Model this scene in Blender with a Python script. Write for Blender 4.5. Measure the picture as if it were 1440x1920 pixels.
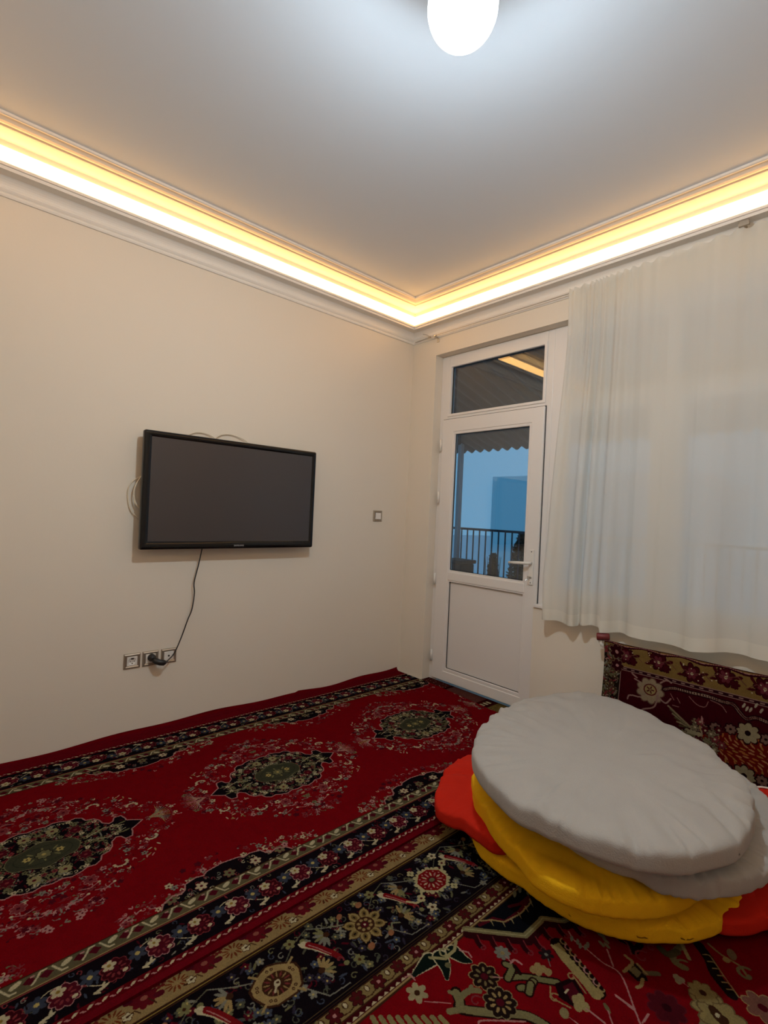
import bpy, bmesh, math, random
import numpy as np
from mathutils import Vector, Matrix, noise
TAU = math.tau
for o in list(bpy.data.objects): bpy.data.objects.remove(o)
SC = bpy.context.scene; COL = SC.collection

# ---------------------------------------------------------------- camera, sky, exposure
EXPOSURE = 0.0
cam = bpy.data.cameras.new('camera'); camo = bpy.data.objects.new('camera', cam); COL.objects.link(camo); SC.camera = camo
yaw, pit, rol = .8391, .0009, .0451
d_ = Vector((math.cos(pit)*math.cos(yaw), math.cos(pit)*math.sin(yaw), math.sin(pit)))
r_ = Vector((math.sin(yaw), -math.cos(yaw), 0)); u_ = r_.cross(d_)
r2 = r_*math.cos(rol)+u_*math.sin(rol); u2 = u_*math.cos(rol)-r_*math.sin(rol)
camo.matrix_world = Matrix(((r2.x, u2.x, -d_.x, -2.9195), (r2.y, u2.y, -d_.y, -2.9757), (r2.z, u2.z, -d_.z, 1.30), (0, 0, 0, 1)))
cam.sensor_fit = 'HORIZONTAL'; cam.sensor_width = 36; cam.lens = 944.7/1440*36; cam.clip_start = .02; cam.clip_end = 300
SC.view_settings.view_transform = 'Standard'; SC.view_settings.look = 'None'; SC.view_settings.gamma = 1
SC.view_settings.exposure = EXPOSURE; SC.view_settings.use_curve_mapping = False
W = bpy.data.worlds.new('dusk_sky'); SC.world = W; W.use_nodes = True
bg = W.node_tree.nodes['Background']; bg.inputs[0].default_value = (.155, .365, .575, 1); bg.inputs[1].default_value = 1.0
LAMP_COL, LAMP_W = (.80, .93, 1.0), 960.0
STRIP_COL, STRIP_W = (1.0, .52, .165), 6.4
try: SC.cycles.use_denoising = True; SC.cycles.max_bounces = 10; SC.cycles.diffuse_bounces = 6; SC.cycles.sample_clamp_indirect = 6
except Exception: pass

# ---------------------------------------------------------------- helpers
ORG = {}
def tag(o, label=None, cat=None, group=None, kind=None):
    if label: o['label'] = label
    if cat: o['category'] = cat
    if group: o['group'] = group
    if kind: o['kind'] = kind
    return o
def thing(name, loc, label=None, cat=None, group=None, kind=None):
    o = bpy.data.objects.new(name, None); COL.objects.link(o); o.location = loc; o.empty_display_size = .05; ORG[o.name] = Vector(loc)
    return tag(o, label, cat, group, kind)
def mk(name, V, F, mat, parent=None, smooth=False, uv=None, label=None):
    V = [Vector(v) for v in V]
    if parent is not None: org = ORG[parent.name]
    else:
        n = len(V); org = Vector((sum(v.x for v in V)/n, sum(v.y for v in V)/n, min(v.z for v in V)))
    me = bpy.data.meshes.new(name); me.from_pydata([v-org for v in V], [], F); me.validate()
    bm = bmesh.new(); bm.from_mesh(me); bmesh.ops.recalc_face_normals(bm, faces=bm.faces); bm.to_mesh(me); bm.free()
    if smooth:
        for p in me.polygons: p.use_smooth = True
    if uv:
        l = me.uv_layers.new(name='UVMap')
        for lp in me.loops: l.data[lp.index].uv = uv(V[lp.vertex_index])
    me.materials.append(mat)
    o = bpy.data.objects.new(name, me); COL.objects.link(o); ORG[o.name] = org
    if parent is not None: o.parent = parent
    else: o.location = org
    if label: o['label'] = label
    return o
class B:
    """collects shapes for ONE mesh"""
    def __init__(s): s.V = []; s.F = []
    def add(s, V, F):
        n = len(s.V); s.V += [tuple(v) for v in V]; s.F += [tuple(i+n for i in f) for f in F]; return s
    def box(s, a, b):
        (x0, y0, z0), (x1, y1, z1) = a, b
        V = [(x, y, z) for x in (x0, x1) for y in (y0, y1) for z in (z0, z1)]
        return s.add(V, [(0, 1, 3, 2), (4, 6, 7, 5), (0, 4, 5, 1), (2, 3, 7, 6), (0, 2, 6, 4), (1, 5, 7, 3)])
    def tube(s, P, r, n=8, cap=True):
        P = [Vector(p) for p in P]; R = r if hasattr(r, '__len__') else [r]*len(P); V = []; F = []; up = None
        for i, p in enumerate(P):
            t = (P[min(i+1, len(P)-1)]-P[max(i-1, 0)]).normalized()
            if up is None: up = Vector((0, 0, 1)) if abs(t.z) < .9 else Vector((1, 0, 0))
            a = t.cross(up).normalized(); b = a.cross(t).normalized(); up = b
            V += [p+(a*math.cos(k*TAU/n)+b*math.sin(k*TAU/n))*R[i] for k in range(n)]
        for i in range(len(P)-1):
            for k in range(n): F.append((i*n+k, i*n+(k+1) % n, (i+1)*n+(k+1) % n, (i+1)*n+k))
        if cap: F.append(tuple(range(n-1, -1, -1))); F.append(tuple((len(P)-1)*n+k for k in range(n)))
        return s.add(V, F)
    def disc(s, c, ax, prof, n=32):
        """turned shape: prof = [(distance along ax, radius)]"""
        ax = Vector(ax).normalized(); c = Vector(c); a = ax.orthogonal().normalized(); b = ax.cross(a); V = []; F = []
        for h, r in prof: V += [c+ax*h+(a*math.cos(k*TAU/n)+b*math.sin(k*TAU/n))*max(r, 1e-4) for k in range(n)]
        for i in range(len(prof)-1):
            for k in range(n): F.append((i*n+k, i*n+(k+1) % n, (i+1)*n+(k+1) % n, (i+1)*n+k))
        F.append(tuple(range(n-1, -1, -1))); F.append(tuple((len(prof)-1)*n+k for k in range(n)))
        return s.add(V, F)
    def prism(s, P, ax, lo, hi):
        """polygon P in the plane across axis ax, from lo to hi along it"""
        n = len(P); V = []
        for h in (lo, hi):
            for p in P: q = list(p); q.insert(ax, h); V.append(tuple(q))
        return s.add(V, [tuple(range(n)), tuple(range(2*n-1, n-1, -1))]+[(i, (i+1) % n, n+(i+1) % n, n+i) for i in range(n)])
    def out(s, name, mat, parent=None, smooth=False, bevel=0, label=None, seg=2, uv=None):
        o = mk(name, s.V, s.F, mat, parent, smooth, uv, label)
        if bevel:
            m = o.modifiers.new('bevel', 'BEVEL'); m.width = bevel; m.segments = seg; m.limit_method = 'ANGLE'; m.angle_limit = .6
            m.harden_normals = False
        return o
def box(name, a, b, mat, parent=None, bevel=0, label=None): return B().box(a, b).out(name, mat, parent, bevel=bevel, label=label)
def ring(name, ax, lo, hi, outer, inner, mat, parent=None, bevel=0, label=None):
    """rectangular frame; outer/inner = (a0, b0, a1, b1) in the plane across ax"""
    def R(r): return [(r[0], r[1]), (r[2], r[1]), (r[2], r[3]), (r[0], r[3])]
    V = []
    for h in (lo, hi):
        for p in R(outer)+R(inner): q = list(p); q.insert(ax, h); V.append(tuple(q))
    F = []
    for i in range(4):
        j = (i+1) % 4
        F += [(i, j, 4+j, 4+i), (8+i, 12+i, 12+j, 8+j), (i, 8+i, 8+j, j), (4+i, 4+j, 12+j, 12+i)]
    b = B(); b.add(V, F); return b.out(name, mat, parent, bevel=bevel, label=label)

def M(name, col, rough=.6, metal=0., spec=.5, emit=None, es=0, noise_amt=0, noise_scale=30, bump=0, bump_scale=200, coat=0, sheen=0):
    m = bpy.data.materials.new(name); m.use_nodes = True; nt = m.node_tree; p = nt.nodes['Principled BSDF']
    p.inputs['Base Color'].default_value = (*col, 1); p.inputs['Roughness'].default_value = rough; p.inputs['Metallic'].default_value = metal
    p.inputs['Specular IOR Level'].default_value = spec; p.inputs['Coat Weight'].default_value = coat; p.inputs['Sheen Weight'].default_value = sheen
    tc = nt.nodes.new('ShaderNodeTexCoord')
    if emit: p.inputs['Emission Color'].default_value = (*emit, 1); p.inputs['Emission Strength'].default_value = es
    if noise_amt:
        n = nt.nodes.new('ShaderNodeTexNoise'); n.inputs['Scale'].default_value = noise_scale; n.inputs['Detail'].default_value = 4
        nt.links.new(tc.outputs['Object'], n.inputs['Vector'])
        mx = nt.nodes.new('ShaderNodeMix'); mx.data_type = 'RGBA'; mx.inputs[6].default_value = (*[c*(1-noise_amt) for c in col], 1); mx.inputs[7].default_value = (*[min(1, c*(1+noise_amt)) for c in col], 1)
        nt.links.new(n.outputs['Fac'], mx.inputs[0]); nt.links.new(mx.outputs[2], p.inputs['Base Color'])
    if bump:
        n = nt.nodes.new('ShaderNodeTexNoise'); n.inputs['Scale'].default_value = bump_scale; n.inputs['Detail'].default_value = 3
        nt.links.new(tc.outputs['Object'], n.inputs['Vector'])
        b = nt.nodes.new('ShaderNodeBump'); b.inputs['Strength'].default_value = bump; b.inputs['Distance'].default_value = .002
        nt.links.new(n.outputs['Fac'], b.inputs['Height']); nt.links.new(b.outputs['Normal'], p.inputs['Normal'])
    return m
def woven(name, canvas, gain):
    """pile fabric whose colours are the woven pattern computed above"""
    im = bpy.data.images.new(name, canvas.w, canvas.h, alpha=False)
    px = np.ones((canvas.h, canvas.w, 4), np.float32); px[..., :3] = canvas.a
    im.pixels.foreach_set(px.ravel()); im.update(); im.pack()
    m = M(name, (1, 1, 1), 1, spec=.0, bump=.5, bump_scale=450, sheen=.0); nt = m.node_tree; p = nt.nodes['Principled BSDF']
    t = nt.nodes.new('ShaderNodeTexImage'); t.image = im
    v = nt.nodes.new('ShaderNodeMix'); v.data_type = 'RGBA'; v.blend_type = 'MULTIPLY'; v.inputs[0].default_value = 1; v.inputs[7].default_value = (*gain, 1)
    nt.links.new(t.outputs[0], v.inputs[6]); nt.links.new(v.outputs[2], p.inputs['Base Color'])
    return m
# ---------------------------------------------------------------- woven patterns (computed cell by cell)
CAMP = np.array([-2.9195, -2.9757, 1.30]); YAW, PIT, ROL, FPX = .8391, .0009, .0451, 944.7
_d = np.array([math.cos(PIT)*math.cos(YAW), math.cos(PIT)*math.sin(YAW), math.sin(PIT)])
_r = np.array([math.sin(YAW), -math.cos(YAW), 0.]); _u = np.cross(_r, _d)
AX_R = math.cos(ROL)*_r + math.sin(ROL)*_u; AX_U = -math.sin(ROL)*_r + math.cos(ROL)*_u; AX_D = _d
def hit(px, py, ax, v):
    """the point of the plane (coordinate ax = v) measured at pixel px, py of the photograph"""
    k = AX_D + AX_R*(px-720)/FPX - AX_U*(py-960)/FPX
    return CAMP + k*((v-CAMP[ax])/k[ax])

def H(s): return tuple(int(s[i:i+2], 16)/255 for i in (0, 2, 4))
RED, DEEP, NAVY, BURG = H('8c0d17'), H('6a0a14'), H('1a1216'), H('5c1420')
CREAM, PINK, OLIVE, TAN = H('d8c79c'), H('c98f86'), H('7c7650'), H('b1935e')
GREY, ROSE, BROWN, BLUE, GREEN = H('8f8a78'), H('8f3a3c'), H('4a2c1c'), H('4d5260'), H('8b8455')
YEL, OCH = H('cdb469'), H('a3823c')

class Canvas:
    def __init__(s, x0, y0, x1, y1, res, base):
        s.x0, s.y0, s.x1, s.y1, s.res = x0, y0, x1, y1, res
        s.w, s.h = int(round((x1-x0)/res)), int(round((y1-y0)/res))
        s.a = np.empty((s.h, s.w, 3), np.float32); s.a[:] = base
    def _box(s, P, m):
        lo = P.min(0)-m; hi = P.max(0)+m
        i0 = max(0, int((lo[0]-s.x0)/s.res)); i1 = min(s.w, int((hi[0]-s.x0)/s.res)+2)
        j0 = max(0, int((lo[1]-s.y0)/s.res)); j1 = min(s.h, int((hi[1]-s.y0)/s.res)+2)
        if i0 >= i1 or j0 >= j1: return None
        X = s.x0+(np.arange(i0, i1)+.5)*s.res; Y = s.y0+(np.arange(j0, j1)+.5)*s.res
        return i0, i1, j0, j1, X[None, :], Y[:, None]
    def poly(s, P, c):
        P = np.asarray(P, float); b = s._box(P, 0)
        if b is None: return
        i0, i1, j0, j1, X, Y = b; ins = np.zeros((j1-j0, i1-i0), bool)
        for (xa, ya), (xb, yb) in zip(P, np.roll(P, -1, 0)):
            if ya == yb: continue
            ins ^= ((ya > Y) != (yb > Y)) & (X < (xb-xa)*(Y-ya)/(yb-ya)+xa)
        s.a[j0:j1, i0:i1][ins] = c
    def stroke(s, P, w, c, closed=False, taper=False):
        P = np.asarray(P, float)
        if closed: P = np.vstack([P, P[:1]])
        n = len(P)-1
        for k in range(n):
            A, B = P[k], P[k+1]; b = s._box(P[k:k+2], w)
            if b is None: continue
            i0, i1, j0, j1, X, Y = b; dx, dy = B-A; L = dx*dx+dy*dy+1e-12
            t = np.clip(((X-A[0])*dx+(Y-A[1])*dy)/L, 0, 1)
            d2 = (X-A[0]-t*dx)**2+(Y-A[1]-t*dy)**2
            hw = w/2 if not taper else w/2*(1-.75*(k+t)/n)
            s.a[j0:j1, i0:i1][d2 < hw*hw] = c
    def blob(s, x, y, rx, ry, ang, c):
        b = s._box(np.array([[x, y]]), max(rx, ry))
        if b is None: return
        i0, i1, j0, j1, X, Y = b; ca, sa = math.cos(ang), math.sin(ang)
        u = ((X-x)*ca+(Y-y)*sa)/rx; v = (-(X-x)*sa+(Y-y)*ca)/ry
        s.a[j0:j1, i0:i1][u*u+v*v < 1] = c
    def rect(s, xa, ya, xb, yb, c): s.poly([(xa, ya), (xb, ya), (xb, yb), (xa, yb)], c)
    def flower(s, x, y, r, n, col, cc, out=None, rot=0., inner=None):
        for f, cl in ((1.22, out), (1., col)):
            if cl is None: continue
            for k in range(n):
                t = rot+k*TAU/n; s.blob(x+.62*r*math.cos(t), y+.62*r*math.sin(t), .42*r*f, .30*r*f*max(1, 6/n), t, cl)
            s.blob(x, y, .5*r, .5*r, 0, cl)
        if inner is not None:
            for k in range(n):
                t = rot+k*TAU/n; s.blob(x+.55*r*math.cos(t), y+.55*r*math.sin(t), .2*r, .1*r, t, inner)
        s.blob(x, y, .26*r, .26*r, 0, cc)
    def leaf(s, x, y, l, w, ang, c, out=None):
        if out is not None: s.blob(x, y, l/2+.002, w/2+.002, ang, out)
        s.blob(x, y, l/2, w/2, ang, c)
    def curl(s, x, y, r, ang, w, c, turns=.8, sg=1):
        P = [(x+r*(1-.75*t)*math.cos(ang+sg*t*turns*TAU), y+r*(1-.75*t)*math.sin(ang+sg*t*turns*TAU)) for t in np.linspace(0, 1, 12)]
        s.stroke(P, w, c)
    def band(s, ya, yb, c): s.rect(s.x0, min(ya, yb), s.x1, max(ya, yb), c)
    def finish(s, seed, amt=.10):
        r = np.random.RandomState(seed); n = r.rand(s.h, s.w).astype(np.float32)
        n2 = np.repeat(np.repeat(r.rand(s.h//12+1, s.w//12+1), 12, 0), 12, 1)[:s.h, :s.w]
        s.a *= (1-amt+2*amt*n*.8+.06*n2)[..., None]; np.clip(s.a, 0, 1, out=s.a); return s

class Scaled:
    """draws on canvas c with everything shrunk by k about (cx, cy)"""
    def __init__(s, c, cx, cy, k): s.c, s.cx, s.cy, s.k = c, cx, cy, k
    def _p(s, x, y): return s.cx+(x-s.cx)*s.k, s.cy+(y-s.cy)*s.k
    def flower(s, x, y, r, *a, **k): s.c.flower(*s._p(x, y), r*s.k, *a, **k)
    def blob(s, x, y, rx, ry, ang, col): s.c.blob(*s._p(x, y), rx*s.k, ry*s.k, ang, col)
    def leaf(s, x, y, l, w, ang, col, out=None): s.c.leaf(*s._p(x, y), l*s.k, w*s.k, ang, col, out)
    def stroke(s, P, w, col, *a, **k): s.c.stroke([s._p(*p) for p in P], w*s.k, col, *a, **k)
    def poly(s, P, col): s.c.poly([s._p(*p) for p in P], col)
    def curl(s, x, y, r, ang, w, col, *a): s.c.curl(*s._p(x, y), r*s.k, ang, w*s.k, col, *a)

def smooth(P, n=5):
    P = np.asarray(P, float)
    if len(P) < 3: return P
    Q = np.vstack([2*P[0]-P[1], P, 2*P[-1]-P[-2]]); out = []
    for i in range(1, len(Q)-2):
        a, b, c_, d = Q[i-1:i+3]
        for t in np.arange(n)/n: out.append(.5*(2*b+(c_-a)*t+(2*a-5*b+4*c_-d)*t*t+(3*b-a-3*c_+d)*t**3))
    out.append(P[-1]); return np.array(out)

def floret(c, rnd, x, y, k, dim=False):
    """one small motif of the scattered sprays"""
    a = rnd.random()*TAU
    cols = [PINK, CREAM, ROSE, GREY, ROSE, OLIVE] if not dim else [ROSE, BURG, ROSE, GREY, BURG, PINK]
    col = cols[int(rnd.random()*6)]
    if k == 0: c.flower(x, y, .009+.005*rnd.random(), 5, col, BURG, None, a)
    elif k == 1:
        for q in (-.5, .5): c.leaf(x+.007*math.cos(a+q), y+.007*math.sin(a+q), .015, .005, a+q, col)
    elif k == 2: c.blob(x, y, .004, .0035, a, col)
    elif k == 3:
        c.stroke([(x, y), (x+.010*math.cos(a), y+.010*math.sin(a)), (x+.02*math.cos(a+.5), y+.02*math.sin(a+.5))], .003, col)
        c.blob(x+.02*math.cos(a+.5), y+.02*math.sin(a+.5), .004, .004, 0, col)
    else: c.curl(x, y, .008, a, .003, col)

def paint_medallion_rug():
    c = Canvas(-3.46, -1.605, -.03, .06, .002, RED); rnd = random.Random(4)
    CY = -.84
    def both(fn):                                # the same drawing on both long borders
        for sg, m in ((1, 0), (-1, 2*CY)): fn(lambda x, v, sg=sg, m=m: (x, m+sg*v), sg)
    # v is measured on the near side; far side is its mirror image
    centres = [-.665-.955*k for k in range(-1, 4)]
    def side(T, sg):
        def R(xa, va, xb, vb, col): c.rect(xa, min(T(0, va)[1], T(0, vb)[1]), xb, max(T(0, va)[1], T(0, vb)[1]), col)
        # half medallions of the borders between two medallions
        for uc in [q-.4775 for q in centres]:
            out = [(-.33, 0), (-.27, .012), (-.24, .02), (-.225, .045), (-.19, .06), (-.165, .052), (-.15, .062), (-.14, .085), (-.10, .095), (-.075, .088), (-.06, .1), (0, .108)]
            out = out+[(-a, b) for a, b in out[::-1]]
            P = [T(uc+a, -1.385+b*1.05) for a, b in out]
            for _ in range(190):
                a = rnd.uniform(-.36, .36); b = rnd.uniform(.02, .17*(1-abs(a)/.45)+.03)
                x, y = T(uc+a, -1.38+b); k = int(rnd.random()*5); floret(c, rnd, x, y, k, b > .12)
            c.poly(P, NAVY)
            for _ in range(46):
                a = rnd.uniform(-.26, .26); b = rnd.uniform(.0, .085)
                if b > .095*(1-(abs(a)/.3)**2): continue
                x, y = T(uc+a, -1.38+b); c.curl(x, y, .009, rnd.random()*6, .003, rnd.choice([OLIVE, GREY, CREAM, ROSE]))
            for a in (-.2, -.1, 0, .1, .2):
                x, y = T(uc+a, -1.335); c.flower(x, y, .02, 6, CREAM if a in (-.1, .1) else OLIVE, BURG, ROSE)
            c.stroke(P, .0055, PINK)
        R(-3.5, -1.362, 0, -1.42, BROWN)
        R(-3.5, -1.366, 0, -1.412, H('6a5f42'))
        u = -3.46
        while u < 0:                              # cream and rust chain
            x, y = T(u, -1.389); c.poly([(x-.017, y), (x, y+.014), (x+.017, y), (x, y-.014)], BURG)
            c.stroke([T(u-.034, -1.403), T(u-.02, -1.386), T(u-.012, -1.372), T(u+.002, -1.371)], .006, CREAM)
            c.stroke([T(u+.016, -1.372), T(u+.026, -1.39), T(u+.034, -1.403), T(u+.046, -1.402)], .006, CREAM)
            c.blob(*T(u+.048, -1.380), .016, .008, .5*sg, CREAM); c.poly([T(u+.062, -1.388), T(u+.078, -1.374), T(u+.094, -1.388), T(u+.078, -1.40)], BURG); c.blob(*T(u-.03, -1.376), .006, .004, 0, PINK)
            u += .1165
        R(-3.5, -1.362, 0, -1.366, BROWN); R(-3.5, -1.412, 0, -1.416, TAN)
        R(-3.5, -1.418, 0, -1.552, NAVY); R(-3.5, -1.418, 0, -1.422, ROSE)
        u = -3.575
        while u < .1:
            v = -1.486
            V = [T(u+t, v+.036*math.sin(t*TAU/.239+2.1)) for t in np.linspace(0, .239, 24)]
            c.stroke(V, .0035, CREAM)
            for _ in range(26):
                x, y = T(u+rnd.uniform(0, .239), v+rnd.uniform(-.058, .058))
                k = rnd.random()
                if k < .5: c.curl(x, y, .009, rnd.random()*6, .003, rnd.choice([ROSE, GREY, BURG, OLIVE, BLUE]))
                else: c.leaf(x, y, .018, .006, rnd.random()*3, rnd.choice([BURG, BLUE, GREY, ROSE, OLIVE]))
            for q, col, o in ((0, H('5a1622'), PINK), (.12, H('451018'), ROSE)):
                x, y = T(u+q, v-.002); c.flower(x, y, .036, 9, col, BURG, o, inner=ROSE)
                x2, y2 = T(u+q-.012, v+.018); c.flower(x2, y2, .018, 5, CREAM, OCH)
                c.blob(*T(u+q+.02, v-.02), .008, .006, .4, CREAM)
            for q in (.060, .180):
                x, y = T(u+q, v+.012); c.flower(x, y, .025, 6, H('424552'), YEL, None, .3); c.blob(x, y, .007, .006, 0, YEL)
                x, y = T(u+q+.015, v-.042); c.leaf(x, y, .04, .010, .25*sg, CREAM); c.leaf(x+.008, y+.008*sg, .022, .008, 1.2*sg, CREAM)
                c.leaf(x-.010, y-.006*sg, .02, .007, -.6*sg, CREAM)
            u += .239
        R(-3.5, -1.550, 0, -1.577, DEEP)
        u = -3.46
        while u < 0:                              # saw-toothed cream guard line
            c.leaf(*T(u, -1.562), .020, .008, .55*sg, CREAM); c.leaf(*T(u+.017, -1.567), .016, .006, -.5*sg, PINK)
            c.blob(*T(u+.008, -1.556), .004, .004, 0, ROSE)
            u += .034
        R(-3.5, -1.577, 0, -1.70, H('7d0f1c'))
    both(side)
    # medallions
    half = [(0, .182), (.03, .176), (.055, .186), (.085, .178), (.105, .165), (.13, .17), (.15, .155), (.158, .13), (.185, .122), (.2, .1), (.205, .072),
            (.225, .052), (.24, .058), (.25, .082), (.275, .08), (.283, .055), (.285, .035), (.30, .026), (.335, 0)]
    q1 = half; q2 = [(a, -b) for a, b in half[::-1]]
    shape = q1+q2[1:]+[(-a, -b) for a, b in q1[1:]]+[(-a, -b) for a, b in q2[1:-1]]
    for uc in centres:
        def F(fn):
            for sx in (1, -1):
                for sy in (1, -1): fn(lambda a, b, sx=sx, sy=sy: (uc+sx*a, CY+sy*b))
        st = rnd.getstate()
        def spray(T):
            rnd.setstate(st)
            for _ in range(560):
                a, b = rnd.uniform(0, .46), rnd.uniform(0, .40)
                k = int(rnd.random()*5)
                if a/.47+b/.42 > 1.12 or (a < .22 and b < .19) or (b < .09 and a < .34): continue
                floret(c, rnd, *T(a, b), k, rnd.random() < .72)
            for _ in range(160):
                a, b = rnd.uniform(.0, .44), rnd.uniform(0, .38)
                if a/.46+b/.40 < 1.08: c.leaf(*T(a, b), .012, .004, rnd.random()*3, rnd.choice([BURG, BURG, ROSE, H('6f2a2c')]))
            for a, b, r in ((.2, .215, .021), (.33, .13, .019)):       # pale half rosettes
                for t in np.linspace(-.4, 3.2, 8): c.blob(*T(a+r*math.cos(t), b+r*.8*math.sin(t)), .006, .0045, 0, CREAM)
            for a, b in ((.06, .27), (.1, .30), (.02, .31)):           # long branch
                c.stroke([T(a, b), T(a+.03, b+.012), T(a+.06, b-.004)], .0035, PINK); c.blob(*T(a+.06, b-.004), .006, .005, 0, CREAM)
            c.flower(*T(.1, .24), .022, 7, ROSE, BURG, PINK)
            for q in range(7):
                t = 1.57-1.3+q*.43; c.leaf(*T(.0+.04*math.cos(t), .30+.03*math.sin(t)), .025, .006, t, rnd.choice([GREY, PINK]))
            for q in range(9):                                         # fan at the tips
                t = -.1+q*.17; P = T(.385+.0, .0); c.stroke([T(.36, .0), T(.40, .02*math.sin(t)+.006), T(.385+.055*math.cos(t), .07*math.sin(t))], .003, rnd.choice([TAN, PINK, GREY]))
                c.blob(*T(.385+.062*math.cos(t), .078*math.sin(t)), .0045, .004, 0, ROSE)
            for q in range(6): c.leaf(*T(.27+rnd.uniform(0, .08), .21+rnd.uniform(-.03, .03)), .02, .006, rnd.random()*3, rnd.choice([TAN, CREAM, PINK]))
        F(spray)
        c.poly([(uc+a, CY+b) for a, b in shape], NAVY)
        for _ in range(240):
            a, b = rnd.uniform(-.31, .31), rnd.uniform(-.17, .17)
            if abs(a) < .19 and abs(b) < .15*(1-(abs(a)/.24)**3) or abs(b) < .05 and abs(a) < .27: c.leaf(uc+a, CY+b, .014, .005, rnd.random()*3, rnd.choice([H('4a4a38'), H('3c3a34'), BURG, GREY]))
        st2 = rnd.getstate()
        def inside(T):
            rnd.setstate(st2)
            for _ in range(300):
                a, b = rnd.uniform(0, .31), rnd.uniform(0, .17)
                if a > .2 and b > .05: continue
                if a > .29 or b > .17*(1-(a/.26)**3): continue
                k = rnd.random(); x, y = T(a, b)
                if k < .45: c.curl(x, y, .009, rnd.random()*6, .003, rnd.choice([OLIVE, GREY, ROSE, OLIVE, CREAM]))
                elif k < .8: c.leaf(x, y, .02, .006, rnd.random()*3, rnd.choice([OLIVE, GREY, BURG, OLIVE]))
                else: c.flower(x, y, .010, 5, rnd.choice([OLIVE, CREAM, ROSE]), NAVY)
            c.flower(*T(.115, .09), .022, 7, BURG, ROSE, OLIVE); c.flower(*T(.045, .13), .022, 8, H('a89a6a'), BURG, None)
            c.flower(*T(.175, .03), .018, 6, OLIVE, BURG); c.stroke([T(.14, .01), T(.2, .035), T(.27, .012)], .003, CREAM)
            c.leaf(*T(.265, .03), .035, .010, .2, OLIVE)
        F(inside)
        el = [(uc+.115*math.cos(t), CY+.072*math.sin(t)*(1-.12*math.cos(6*t))) for t in np.linspace(0, TAU, 40)]
        c.poly(el, H('4a4836')); c.stroke(el, .0035, OLIVE)
        c.stroke([(uc+.09*math.cos(t), CY+.05*math.sin(t)) for t in np.linspace(0, TAU, 30)], .003, H('3a3a2c'))
        for t in range(8): c.leaf(uc+.055*math.cos(t*TAU/8), CY+.03*math.sin(t*TAU/8), .025, .008, t*TAU/8, GREEN)
        c.flower(uc, CY, .025, 8, OLIVE, YEL, NAVY)
        for sx in (1, -1): c.flower(uc+.05*sx, CY, .014, 6, YEL, NAVY)
        P = [(uc+a, CY+b) for a, b in shape]; c.stroke(P, .0055, PINK, True)
    return c.finish(1)

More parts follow.
